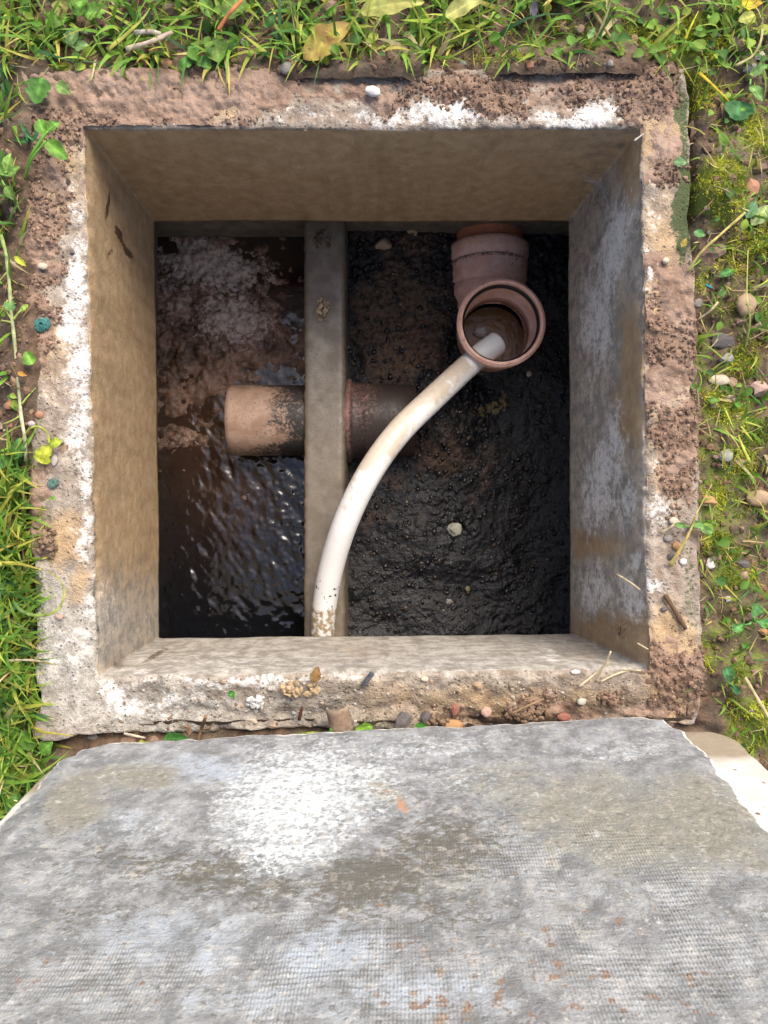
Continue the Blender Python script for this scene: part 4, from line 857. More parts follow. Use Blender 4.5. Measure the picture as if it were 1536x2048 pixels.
LEAVES = [
 (655, 82, 118, 62, 38, (.44, .37, .08), 'oval', 'large yellowing leaf with brown tip lying beyond far rim', .85),
 (650, 105, 50, 30, 100, LM, 'oval', 'small lime leaf lying over the yellowing leaf', 0),
 (785, 12, 130, 46, 8, (.42, .44, .12), 'long', 'long pale yellow-green leaf at the top edge centre', .25),
 (932, 12, 90, 36, 25, (.48, .50, .16), 'long', 'pale leaf at top edge right of centre', .2),
 (1497, 6, 56, 30, 0, (.68, .48, .02), 'oval', 'bright yellow leaf at the top right edge', .3),
 (1493, 36, 34, 26, 20, (.42, .44, .10), 'heart', 'yellow-green leaf below the bright yellow one', 0),
 (1068, 20, 16, 44, 0, (.10, .09, .12), 'oval', 'dark purplish withered leaf at the top edge', 0),
 (123, 18, 38, 32, -80, (.36, .36, .12), 'round', 'yellowing round leaf near the top left corner', .3),
 (542, 40, 30, 20, 50, DG, 'oval', 'dark green oval leaf in grass left of the yellowing leaf', 0),
 (464, 1388, 15, 15, 40, (.10, .32, .05), 'oval', 'tiny bright green leaf scrap on the near rim', 0),
 (632, 1349, 34, 22, 75, (.20, .10, .06), 'oval', 'brown dead leaf at the near inner edge', .4),
 (728, 1464, 38, 24, 20, (.22, .42, .06), 'heart', 'bright green leaf poking up beside the lid edge centre', 0),
 (614, 1476, 52, 18, 14, (.38, .48, .10), 'long', 'folded lime leaf lying along the lid edge', 0),
 (670, 1471, 24, 24, 80, (.13, .34, .04), 'heart', 'green leaf between lime leaf and bright green leaf', 0),
 (509, 1484, 34, 18, 0, (.05, .19, .06), 'oval', 'dark green leaf just above the lid edge', 0),
 (844, 1460, 28, 18, 0, (.08, .30, .05), 'oval', 'green leaf under the upright dark flint', 0),
 (355, 1484, 56, 32, 5, (.07, .22, .05), 'oval', 'broad green leaf in the gap left of centre', 0),
 (300, 1496, 46, 16, -8, (.48, .55, .12), 'strip', 'lime grass strip sticking up behind the lid', 0),
 (78, 182, 52, 48, 70, (.10, .25, .05), 'heart', 'clover leaf on the muddy far left corner', 0),
 (127, 178, 36, 24, -35, (.22, .36, .10), 'oval', 'pale green leaf right of the clover at far left', 0),
 (1475, 222, 40, 56, 80, (.07, .22, .07), 'round', 'crinkled green leaf in grass right of the crevice', 0),
 (1503, 418, 40, 24, 60, (.15, .30, .14), 'oval', 'bluish green leaf below the terracotta stone', 0),
 (1520, 430, 52, 26, 50, (.40, .50, .20), 'oval', 'pale leaf at right edge below terracotta stone', 0),
 (1360, 325, 26, 20, 0, (.18, .33, .14), 'oval', 'small leaf over the mossy right rim edge', 0),
 (1399, 468, 24, 16, -20, (.13, .30, .10), 'oval', 'small green leaf beside the flat brown stone', 0),
 (1368, 485, 20, 12, 60, (.50, .42, .08), 'oval', 'small yellow leaf at the right rim above the mud', .3),
 (58, 716, 30, 26, -60, (.18, .36, .06), 'heart', 'green leaf on the left mud right of the runner', 0),
 (44, 748, 20, 10, -20, (.50, .26, .06), 'oval', 'orange leaf scrap beside the runner', 0),
 (1455, 545, 30, 16, 15, (.10, .30, .08), 'oval', 'green leaf in grass above the blue scrap', 0),
 (105, 996, 12, 8, 0, (.20, .42, .03), 'oval', 'tiny vivid green leaf scrap on the left rim', 0),
 (1183, 66, 24, 14, 60, (.24, .40, .14), 'oval', 'pale green leaf above the far right rim', 0),
 (1428, 800, 24, 14, 0, (.12, .24, .04), 'oval', 'dark green leaf under the cream pebble', 0),
]
for (px, py, L_, W_, an, c_, sh, lb, wr) in LEAVES: single_leaf(px, py - (8 if py > 1455 else 0), L_, W_, an, c_, sh, lb, wear=wr, z=.012 if py < 100 and px > 500 else (-.004 if py > 1455 else None), tilt=14 if py > 1440 else 3)
# small rooted weeds: stem and leaves as parts
def weed(px, py, leaves, label, stem_to=None, col=MG, cat='weed', z=None, name='weed_plant', sr=.0011):
    z0 = (surf_z(px, py) + mud_top(px, py)) if z is None else z; root = empty(name, P(px, py, z0)); tag(root, label, cat); d = CAM_H / FPX
    for k, (lx, ly, Lp, Wp, an, sh, zz) in enumerate(leaves):
        o = P(lx, ly, z0 + zz); mid = (P(px, py, z0) + o) / 2 + np.array([0, 0, .006])
        V_, F_ = sweep(catmull([P(px, py, z0 - .003), mid, o], 5), sr, 6); me_ = mesh_from('stem', V_, F_); cattr(me_, 'Col', np.tile(np.array(col) * 1.5, (len(V_), 1))); add('stem', me_, M_LEAF, root)
        leaf_obj('leaf', Lp * d, Wp * d, an, np.array(col) * random.uniform(.8, 1.3), sh, o, root, random.uniform(-5, 14), .14, .3, .05, k * 7 + int(px))
weed(48, 362, [(88, 268, 34, 26, 110, 'oval', .03), (92, 282, 50, 32, -40, 'oval', .028), (96, 262, 28, 20, 40, 'oval', .032)], 'long-stalked green seedling over the far left corner mud', col=(.15, .33, .05))
weed(62, 280, [(60, 278, 40, 10, 120, 'long', .012), (66, 282, 36, 10, 60, 'long', .012), (56, 284, 34, 9, 170, 'long', .01)], 'tiny dark grass tuft beside the long-stalked seedling', col=(.06, .2, .07))
weed(436, 62, [(430, 78, 50, 44, -80, 'round', .022), (446, 32, 56, 48, 40, 'round', .024), (420, 34, 36, 26, 110, 'heart', .02)], 'round-leaved weed in grass at upper left of far rim', col=(.17, .30, .06))
weed(150, 40, [(152, 30, 40, 34, 70, 'round', .02), (168, 30, 42, 36, 20, 'round', .018), (120, 60, 30, 26, 200, 'round', .015), (125, 45, 34, 28, 180, 'oval', .022)], 'clover clump near the top left corner', col=(.14, .29, .05))
weed(128, 88, [(148, 96, 30, 22, 10, 'oval', .018), (136, 88, 34, 28, 60, 'round', .02)], 'pale two-leaved clover below the brown pebble', col=(.22, .36, .13))
weed(388, 128, [(385, 122, 30, 24, 200, 'heart', .01), (392, 122, 30, 24, -10, 'heart', .01), (388, 116, 26, 22, 90, 'heart', .01)], 'three-leaved clover at the far grass edge', col=(.10, .24, .05))
weed(1490, 160, [(1500, 170, 40, 20, -50, 'oval', .02), (1500, 150, 40, 18, 30, 'oval', .02)], 'two-leaved weed in grass below the pale pink pebble', col=(.17, .33, .09))
weed(1378, 1055, [(1384, 1048, 24, 16, 0, 'oval', .012), (1400, 1056, 26, 16, -20, 'oval', .012), (1370, 1052, 22, 14, 170, 'oval', .01)], 'leafy sprig over the right rim by dry grass', col=(.17, .32, .09))
weed(1500, 1240, [(1506, 1232, 28, 22, 70, 'heart', .012), (1516, 1244, 28, 20, -10, 'heart', .012), (1490, 1250, 26, 18, 200, 'heart', .012)], 'three-leaved seedling in lower right moss', col=(.12, .30, .09))
weed(1460, 1370, [(1458, 1366, 34, 20, 100, 'heart', .012), (1464, 1372, 22, 16, -40, 'heart', .01)], 'dark two-leaved weed low in the right grass', col=(.07, .22, .08))
weed(70, 1515, [(66, 1500, 44, 36, 120, 'round', .02), (74, 1530, 46, 34, -60, 'oval', .018), (50, 1540, 46, 36, 220, 'oval', .016), (40, 1512, 44, 34, 180, 'oval', .02), (80, 1505, 34, 28, 40, 'oval', .02)], 'broad-leaved weed clump beside the lid left corner', col=(.115, .26, .04))
weed(30, 1560, [(28, 1560, 60, 34, 200, 'oval', .02), (34, 1580, 56, 30, -100, 'oval', .02)], 'leafy weed against the lid left edge', col=(.10, .23, .05))
weed(30, 925, [(26, 930, 46, 30, 150, 'oval', .02), (36, 915, 40, 28, 80, 'oval', .02)], 'broad green weed by the end of the runner', col=(.08, .22, .05))
weed(10, 360, [(12, 345, 40, 22, 80, 'oval', .02), (6, 350, 40, 20, 120, 'oval', .02), (16, 352, 30, 16, 40, 'oval', .02), (10, 372, 30, 18, -60, 'oval', .016)], 'small rosette weed at the left edge near the far corner', col=(.18, .33, .07))
# pale creeping runner on the left, with side shoots
def strand(name, pts, rad, col, label, cat, taper=False, zoff=.004, tip=None, seg=8, parent=None):
    p3 = []
    for q in pts:
        z_ = (surf_z(q[0], q[1]) + mud_top(q[0], q[1]) + zoff) if len(q) == 2 else q[2]; p3.append(P(q[0], q[1], z_))
    path = catmull(p3, 6); rr_ = rad * (np.linspace(1, .25, len(path)) if taper else 1 + .12 * np.sin(np.arange(len(path)) * .9))
    base = path[0] if parent is None else np.array(parent.location)
    V_, F_ = sweep(path - base, rr_, seg, flat=.22 if 'blade' in name else .75); me_ = mesh_from(name, V_, F_); tt_ = np.repeat(np.linspace(0, 1, len(path)), seg)[:, None]
    c = np.array(col)[None] * np.ones((len(V_), 1)); c = c * (1 - tt_) + np.array(tip if tip else col)[None] * tt_; c = c * (1 + .45 * fbm(V_[:, 0] * 160, V_[:, 1] * 160, V_[:, 2] * 160, 3, len(V_)))[:, None]; cattr(me_, 'Col', c)
    o = add(name, me_, M_LEAF)
    if parent is None: o.location = base; tag(o, label, cat)
    else: o.parent = parent; o.location = (0, 0, 0)
    return o
run = empty('creeping_runner', P(20, 690, -.01)); tag(run, 'pale creeping plant runner trailing down the left grass edge', 'runner')
strand('stem', [(2, 470, .006), (12, 510, .008), (18, 560, .01), (22, 620, .01), (30, 690, .01), (36, 760, .01), (42, 830, .01), (50, 880, .008), (51, 922, .004)], .0020, (.34, .42, .14), None, None, tip=(.55, .52, .38), parent=run)
for pts in ([(18, 540, .01), (-4, 565, .01)], [(16, 600, .01), (0, 628, .012)], [(26, 640, .01), (40, 622, .012), (50, 618, .006), (48, 670, .002)], [(26, 642, .01), (4, 612, .012)], [(24, 645, .01), (2, 640, .01)], [(44, 830, .01), (22, 842, .01), (0, 850, .008)], [(42, 810, .01), (58, 790, .012), (72, 775, .004)], [(46, 850, .01), (20, 862, .006), (-4, 880, .004)]):
    strand('side_shoot', pts, .0013, (.42, .50, .12), None, None, True, parent=run)
for (lx, ly, L_, W_, an, c_) in ((18, 598, 26, 24, -80, (.16, .32, .10)), (28, 512, 30, 12, -40, (.50, .55, .06)), (40, 622, 20, 12, 40, (.3, .42, .08))):
    leaf_obj('leaf', L_ * CAM_H / FPX, W_ * CAM_H / FPX, an, c_, 'oval', P(lx, ly, .012), run)
wl_ = empty('sprouting_leaf', P(52, 868, .002)); tag(wl_, 'yellow-green leaf on a curved stalk lying on the left rim', 'leaf')
strand('stem', [(52, 868, .004), (62, 856, .012), (78, 854, .016), (94, 866, .014), (99, 888, .010)], .0012, (.48, .52, .10), None, None, parent=wl_)
leaf_obj('leaf', 40 * .00054, 32 * .00054, -115, (.42, .46, .05), 'heart', P(98, 890, .010), wl_)
leaf_obj('leaf', 26 * .00054, 20 * .00054, 20, (.36, .46, .05), 'oval', P(98, 890, .011), wl_)
# single blades, straws and twigs that stand out
STRAW, YEL, TWIG = (.66, .56, .38), (.60, .47, .06), (.17, .10, .06)
SD = [('grass_blade', [(28, 1206, .012), (46, 1224, .016), (79, 1231, .02), (112, 1222, .022), (128, 1192, .02), (122, 1163, .016), (97, 1141, .006)], .0022, (.11, .25, .07), 'long arched grass blade curling over the left rim', 'grass blade', (.55, .50, .10)),
 ('straw', [(1157, 1374), (1190, 1348), (1220, 1323, .012)], .0013, STRAW, 'longest straw of the crossed bunch at near right corner', 'straw', None), ('straw', [(1192, 1364), (1208, 1334, .012), (1222, 1302, .016)], .0012, STRAW, 'upright straw of the crossed bunch at near right corner', 'straw', None),
 ('straw', [(1200, 1364), (1228, 1350), (1257, 1340)], .001, STRAW, 'thin flat straw right of the crossed bunch', 'straw', None), ('straw', [(1246, 1340), (1282, 1341)], .0009, STRAW, 'short level straw at the near right inner corner', 'straw', None),
 ('straw', [(1274, 1286, .004), (1297, 1299, .006)], .0008, STRAW, 'tiny straw on the right inner edge near the corner', 'straw', None), ('straw', [(1233, 1148, -.03), (1262, 1166, -.008), (1280, 1180, .004)], .0010, STRAW, 'bent straw hanging over the right inner edge', 'straw', None),
 ('straw', [(1268, 282, .004), (1288, 267, .006)], .0009, (.75, .68, .55), 'short pale straw at the far right inner corner', 'straw', None), ('straw', [(1322, 1066), (1342, 1054, .01), (1360, 1044, .012)], .0015, STRAW, 'thick straw lying above the ochre pebble', 'straw', None),
 ('dry_blade', [(1340, 1132), (1362, 1096, .014), (1382, 1058, .02), (1396, 1020, .022)], .0024, (.55, .45, .16), 'broad dry grass blade over the right rim', 'grass blade', None), ('dry_blade', [(1362, 1100, .01), (1392, 1030, .02), (1424, 968, .014)], .0013, (.50, .45, .14), 'thin dry stalk leaning over the right rim', 'grass blade', None),
 ('twig', [(1330, 1190), (1350, 1222), (1372, 1258)], .0024, TWIG, 'dark brown twig lying on the lower right rim', 'twig', None), ('twig', [(1022, 1428, .012), (1055, 1412, .014), (1088, 1398, .012)], .0012, (.30, .20, .12), 'thin twig across the worm-cast clod', 'twig', None),
 ('twig', [(395, 1492), (402, 1460), (412, 1432, .006)], .0018, (.30, .19, .11), 'brown stalk leaning on the near left rim', 'twig', None), ('twig', [(598, 1440), (604, 1415)], .0018, (.16, .06, .045), 'dark red twig on the near rim', 'twig', None),
 ('straw', [(248, 1467), (290, 1476)], .0014, (.66, .58, .47), 'pale straw at the foot of the near rim', 'straw', None), ('dry_blade', [(72, 1462, .006), (110, 1467, .01), (146, 1472, .01)], .0018, (.52, .47, .10), 'yellow stalk at the near left corner', 'grass blade', None),
 ('straw', [(12, 1322, .012), (50, 1320, .014), (88, 1323, .008)], .0013, (.60, .50, .34), 'tan straw poking from left grass towards the rim', 'straw', None), ('dry_blade', [(-10, 1128, .02), (30, 1127, .02), (56, 1132, .016), (84, 1140, .008)], .0026, (.58, .50, .09), 'yellow bundle of grass reaching the left rim', 'grass blade', None),
 ('straw', [(252, 98, .01), (300, 84, .014), (345, 64, .012)], .0026, (.66, .54, .42), 'thick pale root stalk in the far left grass', 'straw', None), ('straw', [(270, 66, .012), (296, 63, .014), (322, 68, .01)], .0026, (.72, .62, .56), 'whitish dead stalk above the thick root stalk', 'straw', None),
 ('dry_blade', [(214, 100, .01), (256, 66, .018), (286, 36, .02), (300, 16, .018)], .0028, (.56, .50, .12), 'broad yellow blade crossing the far left grass', 'grass blade', (.3, .4, .08)), ('straw', [(152, 58), (172, 66), (188, 62)], .0014, (.60, .50, .42), 'forked pale stalk beside the brown pebble', 'straw', None),
 ('dry_blade', [(1398, 145, .014), (1428, 172, .016), (1458, 202, .012)], .0020, (.68, .50, .03), 'bright yellow stalk beside the far right corner', 'grass blade', None), ('dry_blade', [(1370, 80, .014), (1382, 52, .018), (1397, 22, .016)], .0016, (.58, .56, .04), 'thin yellow blade on the top right moss', 'grass blade', None),
 ('straw', [(1470, 132, .01), (1505, 112, .014), (1522, 80, .016), (1524, 36, .012)], .0014, (.55, .50, .24), 'curved dry stalk beside the pale pink pebble', 'straw', None), ('twig', [(1188, 25, .012), (1218, 70, .012), (1253, 126, .004)], .0018, (.38, .30, .13), 'brownish stem slanting to the far rim at right', 'twig', None),
 ('straw', [(1375, 545, .006), (1402, 505, .016), (1440, 470, .02), (1490, 425, .014)], .0014, (.55, .47, .17), 'dry stalk arching over the flat brown stone', 'straw', None), ('straw', [(1490, 1355, .012), (1512, 1392, .012), (1540, 1440, .01)], .0018, (.62, .52, .30), 'straw slanting down the lower right edge', 'straw', None),
 ('grass_blade', [(1490, 700), (1500, 640, .016), (1494, 590, .02), (1496, 500, .014)], .0016, (.30, .40, .10), 'long green stem right of the dark slate stone', 'grass blade', (.55, .5, .16)), ('grass_blade', [(1500, 925, .02), (1480, 880, .016), (1478, 868, .01)], .0018, (.46, .46, .08), 'yellowing blade beside the pale greenish pebble', 'grass blade', None),
 ('straw', [(1395, 640), (1420, 622, .008), (1436, 604, .01)], .0012, (.60, .50, .32), 'dead curled grass strand near the tan pebble', 'straw', None), ('twig', [(435, 62, .022), (456, 30, .026), (484, 0, .024)], .0022, (.50, .20, .08), 'reddish stalk across the round leaves', 'twig', None),
 ('straw', [(58, 970), (61, 990), (64, 1014)], .0010, (.50, .33, .20), 'short upright straw on the left rim edge', 'straw', None), ('dry_blade', [(272, 112), (282, 140), (288, 162)], .0012, (.60, .56, .06), 'yellow blade bending onto the far mud', 'grass blade', None)]
for nm, pts, r_, c_, lb, ct, tp in SD: strand(nm, pts, r_, c_, lb, ct, nm in ('grass_blade', 'dry_blade'), tip=tp)
# odd scraps
def scrap(px, py, w_, h_, ang, col, label, name, cat, n=70, z=None, flat=.17):
    z0 = (surf_z(px, py) + mud_top(px, py)) if z is None else z; a = rng.uniform(0, 6.28, n); d = CAM_H / FPX; Vs, Fs, Cs = [], [], []
    for k in range(n):                                            # a tuft of matted fibres
        r_ = np.sqrt(rng.random(4)) * .9; t_ = rng.uniform(0, 6.28) + np.cumsum(rng.uniform(-.7, .7, 4))
        p = np.c_[r_ * np.cos(t_) * w_ / 2 * d, r_ * np.sin(t_) * h_ / 2 * d, (1 - r_ ** 2) * h_ * d * flat + .0008]
        V_, F_ = sweep(catmull(p, 4), .0005, 4); F_ = [tuple(i + sum(map(len, Vs)) for i in f) for f in F_]; Vs.append(V_); Fs += F_; Cs.append(np.tile(np.array(col) * rng.uniform(.55, 1.3), (len(V_), 1)))
    v, f = ico(2); v = v * (1 + .3 * fbm(v[:, 0] * 2, v[:, 1] * 2, v[:, 2] * 2, 3, 9))[:, None] * np.array([w_ / 2 * d * .62, h_ / 2 * d * .62, h_ * d * flat * .55]); n0 = sum(map(len, Vs)); Vs.append(v); Fs += [tuple(i + n0 for i in q) for q in f]; Cs.append(np.tile(np.array(col) * .7, (len(v), 1)))
    me_ = mesh_from(name, np.concatenate(Vs), Fs); cattr(me_, 'Col', np.concatenate(Cs)); o = add(name, me_, M_CRUMB); o.location = P(px, py, z0); o.rotation_euler = (0, 0, R(ang)); tag(o, label, cat)
scrap(84, 650, 42, 34, 15, (.05, .21, .19), 'turquoise fibrous scrap on the left rim mud', 'fibre_tuft', 'fibre scrap')
scrap(107, 966, 28, 20, 20, (.10, .20, .17), 'faded green fibre scrap on the left rim', 'fibre_tuft', 'fibre scrap', 40, flat=.15)
def chip(px, py, L_, W_, T_, ang, mat, label, name, cat, z=None):
    z0 = (surf_z(px, py) + mud_top(px, py)) if z is None else z; d = CAM_H / FPX; me_ = box_mesh(name, (-L_ * d / 2, -W_ * d / 2, 0), (L_ * d / 2, W_ * d / 2, T_ * d), .0006, 2)
    for v in me_.vertices: v.co += Vector((0, .6, .3)) * .0016 * float(vnoise(v.co.x * 300, v.co.y * 300, px))
    o = add(name, me_, mat); o.location = P(px, py, z0 + .002); o.rotation_euler = (R(12), R(-8), R(ang)); tag(o, label, cat)
chip(735, 1357, 34, 9, 7, 52, STM['slate'], 'black charred wood sliver on the near rim', 'wood_sliver', 'wood sliver')
M_CY = MT('cyan_plastic').out((.04, .30, .36), .4)
chip(1418, 572, 15, 4, 2, -25, M_CY, 'bright blue plastic scrap in soil by the right rim', 'plastic_scrap', 'plastic scrap')
# hollow piece of bark curling up from the gap
th = np.linspace(-.5, 3.3, 16); V = []
for k, yy in enumerate(np.linspace(0, .030, 7)):
    rr_ = .011 * (1 - .12 * k / 6); V += [(rr_ * math.cos(q) * (1 + .05 * math.sin(5 * q + k)), yy, rr_ * math.sin(q) * .8) for q in th]
me = mesh_from('bark', V, [tuple(f) for f in grid_faces(7, 16)]); me.materials.append(mat_stone('bark', (.13, .09, .06), (.34, .27, .20), .8, 220))
o = add('bark_curl', me); sm = o.modifiers.new('thick', 'SOLIDIFY'); sm.thickness = .0022; o.location = P(684, 1462, -.006); o.rotation_euler = (R(14), 0, R(10)); tag(o, 'hollow curl of brown bark between near rim and lid', 'bark')
# paper in the open socket
def mat_paper():
    t = MT('wet_paper'); n = t.noise(120, 4); return t.out(t.mix(n, (.30, .26, .21), (.52, .49, .45)), .35, t.bump(n, .6, .003))
v, f = ico(4); v = v * (1 + .22 * fbm(v[:, 0] * 1.7, v[:, 1] * 1.7, v[:, 2] * 1.7, 4, 5))[:, None] * np.array([.011, .010, .007])
o = add('paper_wad', mesh_from('paper_wad', v, f), mat_paper()); o.location = P(960, 664, -.400); tag(o, 'soggy whitish paper wad floating inside the open socket', 'paper')

web = empty('cobweb', P(1190, 380, -.10)); tag(web, 'faint cobweb across the far right inner corner', 'cobweb')
for k in range(14):
    a, b = rng.uniform(0, 1, 2); strand('thread', [(1150 + 40 * a, 330 + 60 * a, -.10), (1195 + 8 * b, 365 + 14 * b, -.10), (1225 + 20 * b, 380 + 90 * a, -.09)], .00014, (.60, .60, .62), None, None, seg=4, parent=web)
# ---- moss mound and moss tufts (uncountable), small ground cover, soil crumbs
def blades(name, base, L, W, az, th0, th1, cols, segs=4, tipcol=None, prof=.7):
    n = len(base); k = segs + 1; t = np.linspace(0, 1, k)
    th = th0[:, None] + (th1 - th0)[:, None] * t[None]; dl = L[:, None] / segs
    h = np.concatenate([np.zeros((n, 1)), np.cumsum(np.sin((th[:, 1:] + th[:, :-1]) / 2) * dl, 1)], 1); zz = np.concatenate([np.zeros((n, 1)), np.cumsum(np.cos((th[:, 1:] + th[:, :-1]) / 2) * dl, 1)], 1)
    ca, sa = np.cos(az)[:, None], np.sin(az)[:, None]
    bend = (rng.standard_normal((n, 1)) * .25) * (t[None] ** 2) * L[:, None]
    cx = base[:, 0:1] + h * ca - bend * sa; cy = base[:, 1:2] + h * sa + bend * ca; cz = base[:, 2:3] + zz
    wd = W[:, None] * ((1 - t) ** prof * np.minimum(1, .55 + t * 2))[None] / 2; tw = rng.uniform(-.6, .6, (n, 1))
    lx, ly, lz = -sa * np.cos(tw), ca * np.cos(tw), np.sin(tw)
    A_ = np.stack([np.stack([cx - lx * wd, cy - ly * wd, cz - lz * wd], -1), np.stack([cx + lx * wd, cy + ly * wd, cz + lz * wd], -1)], 2).reshape(-1, 3)
    q = np.arange(segs) * 2; fb = np.stack([q, q + 1, q + 3, q + 2], -1); F_ = (fb[None] + (np.arange(n) * k * 2)[:, None, None]).reshape(-1, 4)
    me_ = mesh_from(name, A_, F_); c = np.repeat(cols[:, None, :], k * 2, 1)
    if tipcol is not None: tt_ = np.repeat(t, 2)[None, :, None] ** 1.6; c = c * (1 - tt_) + tipcol[:, None, :] * tt_
    cattr(me_, 'Col', c.reshape(-1, 3)); return add(name, me_, M_LEAF)
lid_c = np.array([.5 * (PA[0] + PB[0]), .5 * (PA[1] + PB[1])]); ld = np.array([u_.x, u_.y]) / math.hypot(u_.x, u_.y); lnm = np.array([-ld[1], ld[0]])
def clear(x, y, margin=.004, lidgap=.010):
    ok_ = in_quad(x, y, oq) < -margin
    s_ = (x - lid_c[0]) * ld[0] + (y - lid_c[1]) * ld[1]; q_ = (x - lid_c[0]) * lnm[0] + (y - lid_c[1]) * lnm[1]
    return ok_ & ~((np.abs(s_ - .015) < .375) & (q_ < lidgap) & (q_ > -.19))
# moss
n = 90000; px = rng.uniform(1000, 1560, n); py = rng.uniform(-20, 1560, n); px[:6000] = rng.uniform(80, 1000, 6000); py[:6000] = rng.uniform(30, 150, 6000)
x = (px - 768) * CAM_H / FPX; y = (1024 - py) * CAM_H / FPX
md = blobs(px, py, MOSS) + .35 * fbm(x * 45, y * 45, 0, 3, 141); k = (md > .42 + .3 * rng.random(n)) & clear(x, y, -.001)
mnd = ((px - 1433) / 52) ** 2 + ((py - 395) / 66) ** 2 < 1.3
def moss(sel, name):
    b = np.c_[x[sel], y[sel], ground_z(x[sel], y[sel]) - .001]; m_ = len(b); br = sstep(-.4, .5, fbm(b[:, 0] * 60, b[:, 1] * 60, 0, 2, 142))[:, None]
    c = (np.array((.17, .23, .02)) * (1 - br) + np.array((.54, .56, .05)) * br) * rng.uniform(.7, 1.25, (m_, 1)); gold = rng.random(m_) < .12; c[gold] = np.array((.36, .26, .05))
    return blades(name, b, rng.uniform(.004, .009, m_), rng.uniform(.0012, .0022, m_), rng.uniform(0, 6.28, m_), rng.uniform(0, .5, m_), rng.uniform(.5, 1.6, m_), c, 2, c * 1.25)
tag(moss(k & mnd, 'moss_mound'), 'rounded bright yellow-green moss mound beside the right crevice', 'moss', kind='stuff')
tag(moss(k & ~mnd, 'moss'), 'low yellow-green moss in patches over the soil', 'moss', kind='stuff')
# lawn: density follows the photo near the collar, an even lawn further out
n = 150000; x = rng.uniform(-1.15, 1.15, n); y = rng.uniform(-1.15, 1.15, n); px, py = topx(x, y, 0 * x)
near = (px > -60) & (px < 1600) & (py > -60) & (py < 2100)
den = np.full(n, .24)
top = sstep(150, 95, py); left = sstep(70, 20, px) * sstep(860, 1000, py) + .35 * sstep(60, 10, px) * sstep(900, 400, py) + .6 * sstep(70, 20, px) * sstep(150, 60, py); right = sstep(1385, 1410, px)
dn_ = .72 * top * (.5 + .5 * sstep(1200, 700, px)) + .75 * left * sstep(1440, 1380, px) + .27 * right + .05 * sstep(1455, 1470, py)
clump = .45 + 1.1 * sstep(-.3, .5, fbm(x * 22, y * 22, 0, 3, 151)); den = np.where(near, dn_ * clump, den)
den = den * np.where(((px - 1433) / 60) ** 2 + ((py - 395) / 76) ** 2 < 1, .08, 1); k = (rng.random(n) < den) & clear(x, y, .003); x, y, px, py, left, right = x[k], y[k], px[k], py[k], left[k], right[k]; n = len(x)
# extra blades in the thick left strip
xe = rng.uniform(P(-60, 0)[0], P(74, 0)[0], 1100); ye = rng.uniform(P(0, 1640)[1], P(0, 930)[1], 1100); ke = clear(xe, ye, .001)
x, y = np.r_[x, xe[ke]], np.r_[y, ye[ke]]; px, py = topx(x, y, 0 * x); n = len(x); left = np.r_[left, np.ones(ke.sum())]; right = np.r_[right, np.zeros(ke.sum())]
b = np.c_[x, y, ground_z(x, y) - .003]; az = rng.uniform(0, 6.28, n)
az = np.where((rng.random(n) < .45) & (left > .5), rng.normal(.1, .7, n), az); az = np.where((rng.random(n) < .35) & (py < 140), rng.normal(-1.4, .8, n), az)
dist = np.maximum(0, -in_quad(x, y, oq)); L = np.minimum(rng.gamma(4, .0085, n) + .012, .085); L = L * np.where(right > .5, .62, 1.0); L = np.minimum(L, .022 + dist * 1.6)
W = rng.uniform(.0020, .0066, n) * (.65 + .6 * np.minimum(1, L / .05)) * np.where(right > .5, .75, 1)
ci = rng.choice(8, n, p=[.25, .26, .18, .12, .07, .04, .04, .04]); cols = GREENS[ci] * rng.uniform(.8, 1.45, (n, 1)); tips = np.where(rng.random((n, 1)) < .16, np.array((.50, .42, .08)), cols * 1.1)
tag(blades('grass', b, L, W, az, rng.uniform(.05, .9, n), rng.uniform(.7, 1.9, n), cols, 5, tips), 'green lawn grass around the concrete collar', 'grass', kind='stuff')
# dead blades lying flat
n = 9000; x = rng.uniform(-.62, .62, n); y = rng.uniform(-.62, .62, n); px, py = topx(x, y, 0 * x); k = clear(x, y, .004) & (rng.random(n) < np.where((px > 1385) | (py < 140) | (py > 1440), .5, .25)); x, y = x[k], y[k]; n = len(x)
cols = np.array([(.46, .34, .18), (.56, .45, .27), (.30, .19, .10), (.50, .44, .12)])[rng.integers(0, 4, n)] * rng.uniform(.7, 1.2, (n, 1))
tag(blades('dead_grass', np.c_[x, y, ground_z(x, y) + .002], rng.uniform(.008, .035, n), rng.uniform(.0008, .0022, n), rng.uniform(0, 6.28, n), rng.uniform(1.2, 1.5, n), rng.uniform(1.3, 1.75, n), cols, 4), 'dead straw-coloured grass bits lying on the soil', 'grass', kind='stuff')
# tiny leaves of creeping ground cover
def leaflets(name, x, y, z, L, cols, tilt):
    v, f = leaf_grid(1, .72, 'oval', .15, .25, 6, 4); n = len(x); az = rng.uniform(0, 6.28, n); ct, st = np.cos(tilt)[:, None], np.sin(tilt)[:, None]
    a, b_, c_ = v[None, :, 0] * L[:, None], v[None, :, 1] * L[:, None], v[None, :, 2] * L[:, None]
    a, c_ = a * ct - c_ * st, a * st + c_ * ct; ca, sa = np.cos(az)[:, None], np.sin(az)[:, None]
    V_ = np.stack([x[:, None] + a * ca - b_ * sa, y[:, None] + a * sa + b_ * ca, z[:, None] + c_], -1).reshape(-1, 3); F_ = (f[None] + (np.arange(n) * len(v))[:, None, None]).reshape(-1, 4)
    me_ = mesh_from(name, V_, F_); cattr(me_, 'Col', np.repeat(cols, len(v), 0)); return add(name, me_, M_LEAF)
n = 16000; x = rng.uniform(-.75, .75, n); y = rng.uniform(-.75, .75, n); x[:500] = rng.uniform(P(80, 0)[0], P(760, 0)[0], 500); y[:500] = rng.uniform(P(0, 1535)[1], P(0, 1470)[1], 500); px, py = topx(x, y, 0 * x)
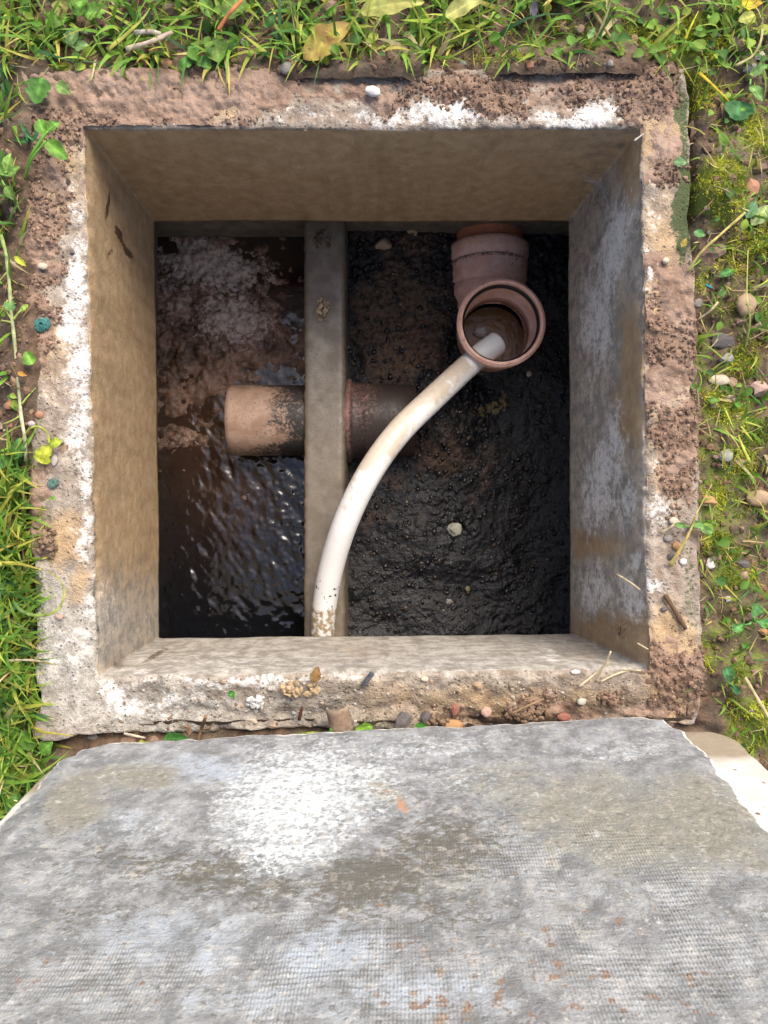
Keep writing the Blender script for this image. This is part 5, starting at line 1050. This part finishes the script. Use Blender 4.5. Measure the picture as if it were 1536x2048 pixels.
dn_ = .5 * sstep(150, 100, py) + .45 * sstep(70, 20, px) + .22 * sstep(1385, 1420, px) + .25 * sstep(1455, 1475, py); k = clear(x, y, .002) & (rng.random(n) < dn_ * (.25 + 1.2 * sstep(-.2, .5, fbm(x * 16, y * 16, 0, 3, 161)))); x, y = x[k], y[k]; n = len(x)
cols = GREENS[rng.choice(5, n, p=[.3, .3, .15, .2, .05])] * rng.uniform(.8, 1.35, (n, 1))
tag(leaflets('ground_cover', x, y, ground_z(x, y) + rng.uniform(.002, .018, n), rng.uniform(.005, .017, n), cols, rng.uniform(-.3, .5, n)), 'tiny leaves of creeping ground cover among the grass', 'ground cover', kind='stuff')
# crumbs and grit on the soil
n = 16000; x = rng.uniform(-.6, .6, n); y = rng.uniform(-.62, .62, n); xg = rng.uniform(P(80, 0)[0], P(1400, 0)[0], 3200); yg = rng.uniform(P(0, 1535)[1], P(0, 1455)[1], 3200); x, y = np.r_[x, xg], np.r_[y, yg]; k = clear(x, y, -.004, -.006); x, y = x[k], y[k]; n = len(x)
cc = np.array([(.17, .10, .06), (.24, .15, .095), (.12, .075, .05), (.33, .26, .19), (.30, .14, .08), (.20, .19, .17)])[rng.choice(6, n, p=[.34, .27, .28, .04, .02, .05])]
tag(scatter('soil_crumbs', np.c_[x, y, ground_z(x, y)], (.0012 + .0045 * rng.random(n) ** 3) * np.where((y < P(0, 1450)[1]) & (np.abs(x) < .36), 1.35, 1), cc, M_CRUMB), 'loose crumbs of soil and grit on the ground', 'soil', kind='stuff')
# grit caught on the near rim
n = 700; px = rng.uniform(200, 1300, n); py = rng.uniform(1362, 1470, n); x = (px - 768) * CAM_H / FPX; y = (1024 - py) * CAM_H / FPX; k = in_quad(x, y, oq) > .001; x, y = x[k], y[k]; n = len(x)
cc = np.array([(.36, .31, .25), (.28, .21, .15), (.42, .39, .35), (.20, .14, .09)])[rng.integers(0, 4, n)]
tag(scatter('rim_grit', np.c_[x, y, rim_z(x, y)], .0008 + .0020 * rng.random(n) ** 3, cc, M_CRUMB), 'grit and mortar crumbs stuck on the near rim', 'grit', kind='stuff')
